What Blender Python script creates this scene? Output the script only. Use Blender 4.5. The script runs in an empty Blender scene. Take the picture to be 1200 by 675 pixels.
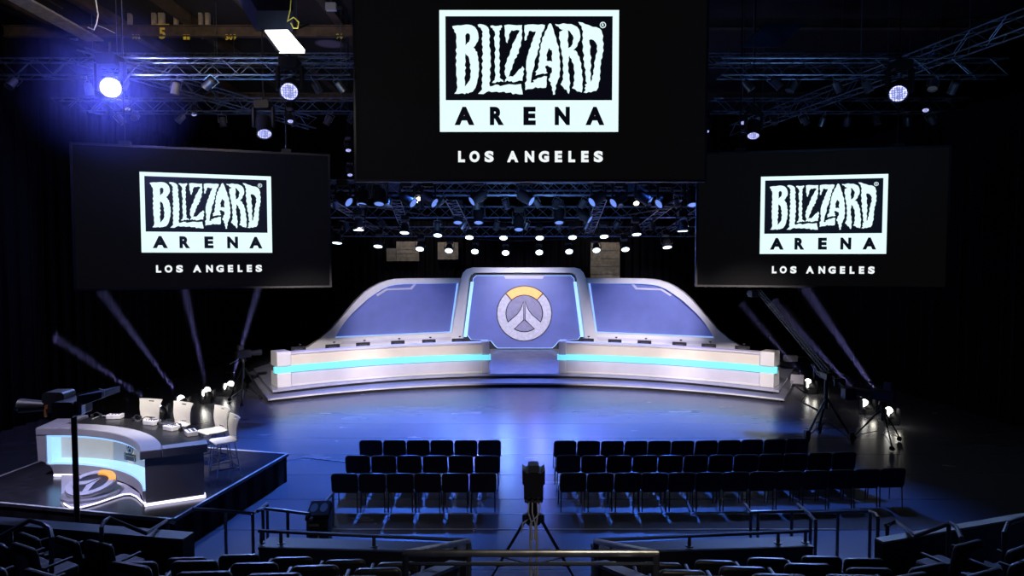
import bpy, bmesh, math, random
from mathutils import Vector, Matrix, Euler
from mathutils.geometry import tessellate_polygon
random.seed(7)
SC = bpy.context.scene
COL = SC.collection
PI = math.pi

# ------------------------------------------------------------------ camera, world, exposure
CAM_H, FPX, PITCH = 5.2, 780.0, math.radians(2.752)
cam_data = bpy.data.cameras.new('camera'); cam = bpy.data.objects.new('camera', cam_data); COL.objects.link(cam)
cam.location = (0, 0, CAM_H); cam.rotation_euler = (PI/2 - PITCH, 0, 0)
cam_data.sensor_width = 36; cam_data.lens = FPX/1200*36; cam_data.clip_end = 200; cam_data.clip_start = .05
SC.camera = cam
SC.view_settings.view_transform = 'Standard'; SC.view_settings.look = 'None'
SC.view_settings.exposure = 0.0; SC.view_settings.gamma = 1.0; SC.view_settings.use_curve_mapping = False
try:
    SC.cycles.use_denoising = True; SC.cycles.max_bounces = 5; SC.cycles.volume_bounces = 0
    SC.cycles.sample_clamp_indirect = 3.0; SC.cycles.use_light_tree = True
    SC.cycles.caustics_reflective = False; SC.cycles.caustics_refractive = False
except Exception: pass
world = bpy.data.worlds.new('world'); SC.world = world; world.use_nodes = True
world.node_tree.nodes['Background'].inputs[0].default_value = (.12, .18, .5, 1)
world.node_tree.nodes['Background'].inputs[1].default_value = .05

def ray(px, py):
    u = (px-600)/FPX; v = (337.5-py)/FPX; c, s = math.cos(PITCH), math.sin(PITCH)
    return Vector((u, v*s + c, v*c - s))
def atY(px, py, Y):                     # the point seen at a pixel, at a known distance from the camera
    d = ray(px, py); return Vector((0, 0, CAM_H)) + d*(Y/d.y)
def atZ(px, py, z):                     # the point seen at a pixel, at a known height
    d = ray(px, py); return Vector((0, 0, CAM_H)) + d*((z-CAM_H)/d.z)
def atP(px, py, p, q):                  # the point seen at a pixel, on the vertical plane through p and q
    d = ray(px, py); ex, ey = q[0]-p[0], q[1]-p[1]
    t = (p[0]*ey - p[1]*ex)/(d.x*ey - d.y*ex)
    return Vector((0, 0, CAM_H)) + d*t

def spot(name, loc, target, power, color, angle, blend=.5, radius=.12, parent=None):
    l = bpy.data.lights.new(name, 'SPOT'); l.energy = power; l.color = color
    l.spot_size = math.radians(angle); l.spot_blend = blend; l.shadow_soft_size = radius
    o = bpy.data.objects.new(name, l); COL.objects.link(o)
    loc = Vector(loc); o.rotation_euler = (Vector(target)-loc).to_track_quat('-Z', 'Y').to_euler()
    o.location = loc
    if parent is not None:
        bpy.context.view_layer.update()
        o.parent = parent; o.matrix_parent_inverse = parent.matrix_world.inverted()
    return o
BLUE = (.055, .19, 1.0); ICE = (.18, .34, 1.0); VIOLET = (.17, .20, 1.0); WHITE = (1, .93, .86)
AX = .5                                  # the stage's middle line
# show light: truss washes over floor and seats, plus added key and fill spots
for x0, x1, y1 in ((-3.2, -7.4, 25.0), (-2.4, -3.9, 26.4), (3.4, 4.9, 26.4), (4.2, 8.4, 25.0)):
    spot('added_front_key', (x0, 6.0, 8.6), (x1, y1, 1.0), 22000, (1, .88, .85), 17, 1, .2)  # bare spots added out of view to brighten the player desks
spot('added_front_key', (.5, 20.6, 6.2), (.5, 34.5, 2.0), 8200, (.84, .78, 1), 31, .8, .3)  # this and the next two: bare spots added to brighten the backdrop
spot('added_front_key', (-5.2, 22.6, 6.1), (-5.6, 33.5, 1.9), 7000, (.86, .80, .97), 34, .8, .3)
spot('added_front_key', (6.2, 22.6, 6.1), (6.8, 33.5, 1.9), 7000, (.86, .80, .97), 34, .8, .3)
spot('floor_wash_light', (-3.6, 23.4, 9.6), (-3.6, 18.2, 0), 24000, BLUE, 60, .9, .3)
spot('floor_wash_light', (4.6, 23.4, 9.6), (4.4, 18.2, 0), 20000, BLUE, 60, .9, .3)
spot('floor_wash_light', (.5, 19.4, 9.4), (.5, 13.2, 0), 12000, BLUE, 60, .9, .3)
spot('audience_wash_light', (-6.5, 18.0, 9.8), (-5.5, 7.2, 1), 4800, (.22, .38, 1), 60, .9, .3)
spot('audience_wash_light', (7.5, 18.0, 9.8), (5.5, 7.2, 1), 4800, (.22, .38, 1), 60, .9, .3)
spot('added_desk_fill', (-9.9, 8.8, 9.4), (-8.3, 13.0, 1), 2500, (.74, .68, 1), 34, .8, .25)  # both spots added to brighten the host desk and stools
spot('added_desk_fill', (-4.6, 10.6, 9.2), (-7.4, 14.5, 1.5), 5600, (1, .93, .84), 25, .7, .2)
spot('added_aisle_fill', (1.4, 2.6, 6.4), (.3, 7.3, 2.0), 280, (1, .88, .66), 46, .9, .1)  # warm fill added for the centre tripod and the near pipe rail
spot('added_back_wall_fill', (-4.5, 35.4, 8.6), (-4.8, 38.2, 5.6), 260, (1, .85, .65), 90, .9, .1)  # warm fill pair added to lift the boards behind the stage
spot('added_back_wall_fill', (4.6, 35.4, 8.6), (4.8, 38.2, 5.2), 260, (1, .85, .65), 90, .9, .1)
spot('added_ceiling_fill', (-7, 14.5, 10.2), (-10.5, 22.5, 13.0), 1300, (1, .80, .55), 80, .9, .2)  # warm fill added to brighten the beam, struts and catwalk

# ------------------------------------------------------------------ materials
def mat(name, color, rough=.5, metal=0., emit=None, strength=0., vary=.12, scale=6., bump=0., coat=0., spec=None):
    m = bpy.data.materials.new(name); m.use_nodes = True
    nt = m.node_tree; b = nt.nodes['Principled BSDF']
    b.inputs['Roughness'].default_value = rough; b.inputs['Metallic'].default_value = metal
    if coat: b.inputs['Coat Weight'].default_value = coat
    if spec is not None: b.inputs['Specular IOR Level'].default_value = spec
    tc = nt.nodes.new('ShaderNodeTexCoord'); n = nt.nodes.new('ShaderNodeTexNoise'); n.inputs['Scale'].default_value = scale
    nt.links.new(tc.outputs['Object'], n.inputs['Vector'])
    r = nt.nodes.new('ShaderNodeValToRGB'); nt.links.new(n.outputs['Fac'], r.inputs[0])
    r.color_ramp.elements[0].position = .3; r.color_ramp.elements[1].position = .7
    c = Vector(color)
    r.color_ramp.elements[0].color = (*(c*(1-vary)), 1); r.color_ramp.elements[1].color = (*[min(1, v) for v in c*(1+vary)], 1)
    nt.links.new(r.outputs[0], b.inputs['Base Color'])
    if emit:
        b.inputs['Emission Color'].default_value = (*emit, 1); b.inputs['Emission Strength'].default_value = strength
    if bump:
        bn = nt.nodes.new('ShaderNodeBump'); bn.inputs['Strength'].default_value = bump; bn.inputs['Distance'].default_value = .01
        nt.links.new(n.outputs['Fac'], bn.inputs['Height']); nt.links.new(bn.outputs[0], b.inputs['Normal'])
    return m
M = {}
M['black_metal'] = mat('black_metal', (.012, .012, .015), .38, .3)
M['black_plastic'] = mat('black_plastic', (.014, .014, .018), .45)
M['rail'] = mat('rail_paint', (.09, .10, .12), .3, .6)
M['alu'] = mat('aluminium', (.30, .32, .36), .35, 1., vary=.2)
M['dark_alu'] = mat('dull_truss', (.16, .20, .26), .4, .8, vary=.25)
M['chrome'] = mat('chrome', (.6, .6, .65), .15, 1.)
M['white_paint'] = mat('white_gloss', (.74, .73, .74), .32, vary=.04, scale=2)
M['cream'] = mat('cream_panel', (.72, .66, .58), .5, vary=.05, scale=1.5)
M['lavender'] = mat('pale_panel', (.60, .58, .68), .45, vary=.05, scale=1.5)
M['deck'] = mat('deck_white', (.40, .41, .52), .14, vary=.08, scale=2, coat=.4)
M['riser'] = mat('riser_black', (.01, .01, .015), .4)
M['fabric'] = mat('black_fabric', (.008, .008, .012), .85, vary=.3, scale=60, bump=.3)
M['leather'] = mat('black_vinyl', (.022, .022, .026), .38, vary=.2, scale=20, bump=.15)
M['curtain'] = mat('black_curtain', (.006, .006, .009), .95, spec=.1, vary=.3)
M['white_plastic'] = mat('white_plastic', (.80, .77, .70), .35, vary=.03)
M['grey_desk'] = mat('grey_laminate', (.36, .36, .40), .4, vary=.06, scale=2)
M['mat_black'] = mat('black_mat', (.018, .017, .018), .3, vary=.2)
M['gunmetal'] = mat('dark_grey_paint', (.06, .06, .07), .5)
M['screen_black'] = mat('screen_black', (.0035, .0035, .004), .7, spec=.1, emit=(.9, .9, 1), strength=.0022)
M['logo_white'] = mat('lit_pixels_pale', (.02, .02, .02), .6, emit=(.78, 1, 1), strength=1.05)
M['text_white'] = mat('lit_pixels_white', (.02, .02, .02), .6, emit=(.93, .98, 1), strength=.95)
M['logo_dark'] = mat('dark_pixels', (.006, .006, .01), .6, emit=(.3, .3, .7), strength=.008)
M['cyan'] = mat('cyan_light_strip', (.1, .4, .5), .4, emit=(.16, .74, .86), strength=.95)
M['ice'] = mat('ice_light_strip', (.3, .5, .6), .4, emit=(.30, .56, 1), strength=1.15)
M['ice_dim'] = mat('ice_light_rim', (.3, .5, .6), .4, emit=(.25, .45, 1), strength=.9)
M['white_strip'] = mat('white_light_strip', (.6, .6, .7), .4, emit=(.75, .72, 1), strength=2.6)
M['amber'] = mat('amber_light', (.6, .35, .1), .4, emit=(1, .42, .06), strength=.8)
M['panel_blue'] = mat('blue_panel', (.16, .20, .50), .3, vary=.08, scale=1.2, coat=.3)
M['silver'] = mat('brushed_silver', (.66, .65, .70), .5, .05, vary=.12, scale=8)
M['lens'] = mat('lamp_lens', (.5, .5, .6), .3, emit=(.62, .80, 1), strength=5)
M['lens_sheen'] = mat('lamp_lens_sheen', (.10, .16, .4), .2, emit=(.20, .34, .95), strength=.8)  # emission stands in for blue light reflected in the lenses
M['lens_hot'] = mat('lamp_lens_hot', (.5, .5, .5), .3, emit=(.9, .92, 1), strength=40)
M['lens_violet'] = mat('lamp_lens_violet', (.4, .4, .6), .3, emit=(.50, .52, 1), strength=5)
def led_cells():
    m = M['lens_violet']; nt = m.node_tree; b = nt.nodes['Principled BSDF']; tc = nt.nodes.new('ShaderNodeTexCoord')
    v = nt.nodes.new('ShaderNodeTexVoronoi'); v.inputs['Scale'].default_value = 22; v.inputs['Randomness'].default_value = .25
    nt.links.new(tc.outputs['Object'], v.inputs['Vector'])
    r = nt.nodes.new('ShaderNodeMapRange'); r.inputs[1].default_value = .25; r.inputs[2].default_value = .6; r.inputs[3].default_value = 3.0; r.inputs[4].default_value = .35
    nt.links.new(v.outputs['Distance'], r.inputs[0]); nt.links.new(r.outputs[0], b.inputs['Emission Strength'])
led_cells()
M['lens_warm'] = mat('lamp_lens_warm', (.5, .45, .3), .3, emit=(1, .82, .45), strength=12)
M['tube_white'] = mat('fluorescent_panel', (.8, .8, .8), .4, emit=(1, .97, .93), strength=2.2)
M['steel_brown'] = mat('brown_steel', (.07, .048, .032), .7, vary=.4, scale=3)
M['pipe'] = mat('worn_steel_pipe', (.30, .30, .31), .3, .85, vary=.3)
M['lens_up'] = mat('uplight_lens', (.5, .5, .5), .3, emit=(1, .97, .90), strength=9)
M['glow_grey'] = mat('glowing_grey_panel', (.40, .40, .41), .5, emit=(.9, .92, 1), strength=.14, vary=.05)  # emission added to brighten the panel behind the badge
M['yellow'] = mat('yellow_paint', (.80, .62, .05), .6)
M['warm_tube'] = mat('warm_lit_tube', (.62, .56, .44), .35, .3)  # warm light on the aluminium leg is put into this colour
M['glow_cream'] = mat('glowing_cream_panel', (.5, .47, .42), .5, emit=(1, .93, .82), strength=.28, vary=.04)  # emission added to brighten the desk opening and its badge
M['board'] = mat('grey_brown_board', (.36, .31, .25), .8, vary=.25, scale=5)
M['hood_blue'] = mat('dark_blue_hood', (.028, .042, .09), .4)
M['tape'] = mat('white_tape', (.55, .56, .58), .5)
M['orange'] = mat('orange_plastic', (.6, .22, .05), .5)
M['cable_yellow'] = mat('yellow_cable', (.55, .55, .12), .5)
M['cable_white'] = mat('white_cable', (.7, .7, .72), .5)
M['concrete'] = mat('dark_step', (.05, .05, .06), .6, vary=.2)
M['nosing'] = mat('brass_nosing', (.5, .42, .25), .35, .7)
M['tan_wood'] = mat('tan_ledge', (.24, .22, .16), .5)

def floor_material():
    m = bpy.data.materials.new('stage_floor_vinyl'); m.use_nodes = True; nt = m.node_tree; b = nt.nodes['Principled BSDF']
    tc = nt.nodes.new('ShaderNodeTexCoord'); sep = nt.nodes.new('ShaderNodeSeparateXYZ'); nt.links.new(tc.outputs['Object'], sep.inputs[0])
    def math_(op, a, v):
        n = nt.nodes.new('ShaderNodeMath'); n.operation = op
        nt.links.new(a, n.inputs[0])
        if isinstance(v, (int, float)): n.inputs[1].default_value = v
        else: nt.links.new(v, n.inputs[1])
        return n.outputs[0]
    fr = math_('FRACT', math_('DIVIDE', math_('ADD', sep.outputs['Y'], .4), 1.6), 0)
    seam = math_('LESS_THAN', fr, .016)
    no = nt.nodes.new('ShaderNodeTexNoise'); no.inputs['Scale'].default_value = .9; no.inputs['Detail'].default_value = 6
    mp = nt.nodes.new('ShaderNodeMapping'); mp.inputs['Scale'].default_value = (.5, 1.6, 1)
    nt.links.new(tc.outputs['Object'], mp.inputs[0]); nt.links.new(mp.outputs[0], no.inputs['Vector'])
    r = nt.nodes.new('ShaderNodeValToRGB'); nt.links.new(no.outputs['Fac'], r.inputs[0])
    r.color_ramp.elements[0].color = (.10, .10, .12, 1); r.color_ramp.elements[1].color = (.12, .12, .145, 1)
    mx = nt.nodes.new('ShaderNodeMix'); mx.data_type = 'RGBA'; nt.links.new(seam, mx.inputs[0])
    nt.links.new(r.outputs[0], mx.inputs[6]); mx.inputs[7].default_value = (.04, .04, .05, 1)
    nt.links.new(mx.outputs[2], b.inputs['Base Color'])
    rr = nt.nodes.new('ShaderNodeMapRange'); rr.inputs[3].default_value = .24; rr.inputs[4].default_value = .29
    nt.links.new(no.outputs['Fac'], rr.inputs[0]); nt.links.new(rr.outputs[0], b.inputs['Roughness'])
    b.inputs['Specular IOR Level'].default_value = .6
    return m
def curtain_material():
    m = M['curtain']; nt = m.node_tree; b = nt.nodes['Principled BSDF']
    tc = nt.nodes.new('ShaderNodeTexCoord'); w = nt.nodes.new('ShaderNodeTexWave'); w.wave_type = 'BANDS'; w.bands_direction = 'DIAGONAL'
    w.inputs['Scale'].default_value = 1.1; w.inputs['Distortion'].default_value = 1
    mp = nt.nodes.new('ShaderNodeMapping'); mp.inputs['Scale'].default_value = (1, 1, .0)
    nt.links.new(tc.outputs['Object'], mp.inputs[0]); nt.links.new(mp.outputs[0], w.inputs['Vector'])
    bn = nt.nodes.new('ShaderNodeBump'); bn.inputs['Distance'].default_value = .15; bn.inputs['Strength'].default_value = .9
    nt.links.new(w.outputs['Fac'], bn.inputs['Height']); nt.links.new(bn.outputs[0], b.inputs['Normal'])
curtain_material()
M['floor'] = floor_material()

# ------------------------------------------------------------------ mesh helpers
class MB:
    def __init__(s): s.v = []; s.f = []
    def add(s, vs, fs):
        n = len(s.v); s.v += [Vector(p) for p in vs]; s.f += [tuple(i+n for i in f) for f in fs]; return s
    def box(s, c, size, rot=None, taper=1.):
        hx, hy, hz = size[0]/2, size[1]/2, size[2]/2; c = Vector(c)
        vs = [Vector((x*(taper if z > 0 else 1), y*(taper if z > 0 else 1), z)) for z in (-hz, hz) for x, y in ((-hx, -hy), (hx, -hy), (hx, hy), (-hx, hy))]
        if rot is not None: vs = [rot @ v for v in vs]
        return s.add([c+v for v in vs], [(3, 2, 1, 0), (4, 5, 6, 7), (0, 1, 5, 4), (1, 2, 6, 5), (2, 3, 7, 6), (3, 0, 4, 7)])
    def rbox(s, c, size, r=.03, axis='Y', rot=None, n=4):      # box with four rounded edges along an axis
        ax = {'X': (1, 2, 0), 'Y': (0, 2, 1), 'Z': (0, 1, 2)}[axis]
        a, b, d = size[ax[0]]/2, size[ax[1]]/2, size[ax[2]]/2; r = min(r, a*.98, b*.98)
        lp = []
        for cx, cy, a0 in ((a-r, b-r, 0), (-a+r, b-r, 90), (-a+r, -b+r, 180), (a-r, -b+r, 270)):
            for k in range(n+1):
                t = math.radians(a0+90*k/n); lp.append((cx+r*math.cos(t), cy+r*math.sin(t)))
        vs = []
        for w in (-d, d):
            for (p, q) in lp:
                v = [0, 0, 0]; v[ax[0]] = p; v[ax[1]] = q; v[ax[2]] = w; v = Vector(v)
                if rot is not None: v = rot @ v
                vs.append(Vector(c)+v)
        N = len(lp)
        return s.add(vs, [tuple(range(N))[::-1], tuple(range(N, 2*N))]+[(i, (i+1) % N, N+(i+1) % N, N+i) for i in range(N)])
    def tube(s, pts, r, n=8, closed=False, caps=True):
        pts = [Vector(p) for p in pts]; N = len(pts); rs = r if isinstance(r, (list, tuple)) else [r]*N
        rings = []
        up = None
        for i, p in enumerate(pts):
            if closed: t = (pts[(i+1) % N]-pts[i-1])
            else: t = (pts[min(i+1, N-1)]-pts[max(i-1, 0)])
            t.normalize()
            if up is None: up = Vector((0, 0, 1)) if abs(t.z) < .9 else Vector((1, 0, 0))
            a = t.cross(up)
            if a.length < 1e-4: a = t.cross(Vector((.3, 1, .2)))
            a.normalize(); b = a.cross(t).normalized(); up = b
            rings.append([p + (a*math.cos(2*PI*k/n)+b*math.sin(2*PI*k/n))*rs[i] for k in range(n)])
        vs = [v for rg in rings for v in rg]; fs = []
        for i in range(N if closed else N-1):
            j = (i+1) % N
            for k in range(n): fs.append((i*n+k, i*n+(k+1) % n, j*n+(k+1) % n, j*n+k))
        if caps and not closed: fs += [tuple(range(n))[::-1], tuple(range((N-1)*n, N*n))]
        return s.add(vs, fs)
    def lathe(s, prof, n=16, mtx=None):       # prof [(r, z)...] about local Z
        vs = []; fs = []
        for (r, z) in prof:
            for k in range(n):
                v = Vector((r*math.cos(2*PI*k/n), r*math.sin(2*PI*k/n), z)); vs.append(mtx @ v if mtx else v)
        for i in range(len(prof)-1):
            for k in range(n): fs.append((i*n+k, i*n+(k+1) % n, (i+1)*n+(k+1) % n, (i+1)*n+k))
        fs += [tuple(range(n))[::-1], tuple(range((len(prof)-1)*n, len(prof)*n))]
        return s.add(vs, fs)
    def prism(s, loops, fn, w0, w1):           # loops: outer then holes, 2-D; fn(u, v, w) -> point
        flat = [p for lp in loops for p in lp]; N = len(flat)
        tri = tessellate_polygon([[Vector((p[0], p[1], 0)) for p in lp] for lp in loops])
        vs = [fn(p[0], p[1], w0) for p in flat]+[fn(p[0], p[1], w1) for p in flat]
        fs = [tuple(t) for t in tri]+[tuple(i+N for i in reversed(t)) for t in tri]
        o = 0
        for lp in loops:
            L = len(lp)
            for i in range(L): fs.append((o+i, o+(i+1) % L, N+o+(i+1) % L, N+o+i))
            o += L
        return s.add(vs, fs)
    def sweep(s, path, prof):                  # path [(x, y, nx, ny)], prof closed [(o, z)]
        n = len(prof); vs = []; fs = []
        for (x, y, nx, ny) in path:
            for (o, z) in prof: vs.append((x+nx*o, y+ny*o, z))
        for i in range(len(path)-1):
            for k in range(n): fs.append((i*n+k, i*n+(k+1) % n, (i+1)*n+(k+1) % n, (i+1)*n+k))
        fs += [tuple(range(n))[::-1], tuple(range((len(path)-1)*n, len(path)*n))]
        return s.add(vs, fs)
    def sphere(s, c, r, n=12, sc=(1, 1, 1)):
        prof = []
        vs = []; fs = []; m = n//2
        for i in range(m+1):
            t = PI*i/m
            for k in range(n): vs.append(Vector(c)+Vector((r*sc[0]*math.sin(t)*math.cos(2*PI*k/n), r*sc[1]*math.sin(t)*math.sin(2*PI*k/n), r*sc[2]*math.cos(t))))
        for i in range(m):
            for k in range(n): fs.append((i*n+k, i*n+(k+1) % n, (i+1)*n+(k+1) % n, (i+1)*n+k))
        return s.add(vs, fs)
    def build(s, name, m, parent=None, smooth=True, bevel=0, world=False):
        me = bpy.data.meshes.new(name)
        vs = s.v
        if world and parent is not None: vs = [v-parent.location for v in vs]
        me.from_pydata([tuple(v) for v in vs], [], s.f); me.validate()
        bm = bmesh.new(); bm.from_mesh(me); bmesh.ops.remove_doubles(bm, verts=bm.verts, dist=1e-5)
        bmesh.ops.recalc_face_normals(bm, faces=bm.faces)
        bm.to_mesh(me); bm.free()
        me.materials.append(M[m] if isinstance(m, str) else m)
        if smooth:
            me.polygons.foreach_set('use_smooth', [True]*len(me.polygons)); me.set_sharp_from_angle(angle=math.radians(38))
        o = bpy.data.objects.new(name, me); COL.objects.link(o)
        if parent is not None: o.parent = parent
        if bevel:
            b = o.modifiers.new('bevel', 'BEVEL'); b.width = bevel; b.segments = 2; b.limit_method = 'ANGLE'
        return o
def tag(o, label=None, cat=None, group=None, kind=None):
    if label: o['label'] = label
    if cat: o['category'] = cat
    if group: o['group'] = group
    if kind: o['kind'] = kind
    return o
def thing(name, label, cat, loc=(0, 0, 0), rz=0, group=None, rot=None):
    o = bpy.data.objects.new(name, None); COL.objects.link(o); o.location = loc
    o.rotation_euler = rot if rot is not None else (0, 0, rz); o.empty_display_size = .2
    return tag(o, label, cat, group)
def struct(name, mb, m, **k): return tag(mb.build(name, m, **k), kind='structure')
def kids(o): return [c for c in CH.get(o.name, [])]
def copy_tree(src, label, loc, rz=0, rot=None, parent=None, scale=None):
    c = src.copy(); COL.objects.link(c)
    if parent is None:
        c['label'] = label; c.location = loc; c.rotation_euler = rot if rot is not None else (0, 0, rz)
        if scale: c.scale = scale
    else: c.parent = parent
    for ch in [x for x in bpy.data.objects if x.parent == src]:
        copy_tree(ch, None, None, parent=c)
    return c
ORD = ['first', 'second', 'third', 'fourth', 'fifth', 'sixth', 'seventh', 'eighth', 'ninth', 'tenth', 'eleventh', 'twelfth', 'thirteenth', 'fourteenth', 'fifteenth', 'sixteenth', 'seventeenth', 'eighteenth', 'nineteenth', 'twentieth']
def placer(make, name):
    """the first call builds the thing, later calls copy it"""
    st = {}
    def put(label, loc, rz=0, rot=None, group=None, key=None, scale=None):
        if key not in st:
            o = make(key) if key is not None else make(); st[key] = o
            o['label'] = label; o.location = loc; o.rotation_euler = rot if rot is not None else (0, 0, rz)
            if scale: o.scale = scale
        else: o = copy_tree(st[key], label, loc, rz, rot, scale=scale)
        if group: o['group'] = group
        return o
    return put

# ------------------------------------------------------------------ the room
b = MB().add([(-19, -4, 0), (19, -4, 0), (19, 42, 0), (-19, 42, 0), (-19, -4, -.2), (19, -4, -.2), (19, 42, -.2), (-19, 42, -.2)], [(0, 1, 2, 3), (7, 6, 5, 4), (0, 4, 5, 1), (1, 5, 6, 2), (2, 6, 7, 3), (3, 7, 4, 0)])
struct('floor', b, 'floor', smooth=False)
def folds(x0, y0, x1, y1, z0, z1, amp=.09, step=.22):
    """a hanging drape with real folds"""
    L = math.hypot(x1-x0, y1-y0); n = int(L/step)*2; ux, uy = (x1-x0)/L, (y1-y0)/L; m = MB(); vs = []; fs = []
    for th in (0, .04):
        for i in range(n+1):
            t = L*i/n; a = amp*math.sin(i*PI/2*1.0+.6*math.sin(i*.37))+th
            for z in (z0, z1): vs.append((x0+ux*t-uy*a, y0+uy*t+ux*a, z))
    K = 2*(n+1)
    for i in range(n):
        fs.append((2*i, 2*i+2, 2*i+3, 2*i+1)); fs.append((K+2*i, K+2*i+1, K+2*i+3, K+2*i+2))
        fs.append((2*i, K+2*i, K+2*i+2, 2*i+2)); fs.append((2*i+1, 2*i+3, K+2*i+3, K+2*i+1))
    return m.add(vs, fs)
struct('wall_back', MB().box((0, 42.1, 7), (38.4, .2, 14)), 'curtain')
struct('wall_left', MB().box((-19.1, 19, 7), (.2, 46, 14)), 'curtain')
struct('wall_right', MB().box((19.1, 19, 7), (.2, 46, 14)), 'curtain')
struct('ceiling', MB().box((0, 19, 14.1), (38.4, 46, .2)), mat('ceiling_deck', (.02, .018, .02), .9))
for nm, lab, a in (('drape', 'wide black pleated drape hanging behind the left uplights', (-15.8, 12, -13.6, 36)),
                   ('drape', 'wide black pleated drape hanging behind the right uplights', (13.9, 36, 16.2, 12)),
                   ('drape', 'black pleated drape behind the curved stage backdrop', (-13.4, 38.6, 13.8, 38.6))):
    z1 = 6.6 if 'backdrop' in lab else 10.2
    z1 = 7.2 if 'stage' in lab else z1
    d = folds(a[0], a[1], a[2], a[3], .02, z1).build(nm, 'curtain'); tag(d, lab, 'curtain', 'black drapes around the hall')
# grey-brown boards on the far wall seen above the backdrop
for (x0, y0, x1, y1, lab) in ((453, 291, 464, 306, 'short grey-brown wall board left of the backdrop top, narrow'), (464.5, 283, 491, 306, 'tall grey-brown wall board above the left wing of the backdrop'),
                         (513, 284, 537, 304, 'grey-brown wall board just left of the backdrop top'), (692, 284, 726, 330, 'tall grey-brown wall board just right of the backdrop top')):
    p, q = atY(x0, y0, 38.2), atY(x1, y1, 38.2)
    m = MB().box(((p.x+q.x)/2, 38.2, (p.z+q.z)/2), (q.x-p.x, .12, p.z-q.z))
    k = 5
    for i in range(1, k): m.box(((p.x+q.x)/2, 38.13, q.z+(p.z-q.z)*i/k), (q.x-p.x, .03, .03))
    tag(m.build('wall_board', 'board'), lab, 'wall board', 'boards behind the stage')
# ------------------------------------------------------------------ the big screens and their logo (pixels of the display, drawn in logo units)
def glyph(ch, bold=.035):
    cu = bpy.data.curves.new('glyph', 'FONT'); cu.body = ch; cu.offset = bold; cu.fill_mode = 'BOTH'; cu.resolution_u = 6
    o = bpy.data.objects.new('glyph', cu); COL.objects.link(o); dg = bpy.context.evaluated_depsgraph_get()
    me = bpy.data.meshes.new_from_object(o.evaluated_get(dg)); vs = [v.co.copy() for v in me.vertices]; fs = [tuple(p.vertices) for p in me.polygons]
    bpy.data.objects.remove(o); bpy.data.curves.remove(cu); bpy.data.meshes.remove(me)
    x0 = min(v.x for v in vs); x1 = max(v.x for v in vs); y0 = min(v.y for v in vs); y1 = max(v.y for v in vs)
    return [((v.x-x0)/(x1-x0), (v.y-y0)/(y1-y0)) for v in vs], fs
GL = {}
def put_glyph(mb, ch, x0, x1, y0, y1, fn, bold=.035):
    """glyph into a box: x0..x1, y0 bottom .. y1 top"""
    if (ch, bold) not in GL: GL[(ch, bold)] = glyph(ch, bold)
    vs, fs = GL[(ch, bold)]
    mb.add([fn(x0+(x1-x0)*u, y0+(y1-y0)*v) for u, v in vs], fs)
C1 = lambda pts: [(525+x/6.75, 20+y/6.75) for x, y in pts]
C2 = lambda pts: [(615+x/6.75, 20+y/6.75) for x, y in pts]
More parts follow.
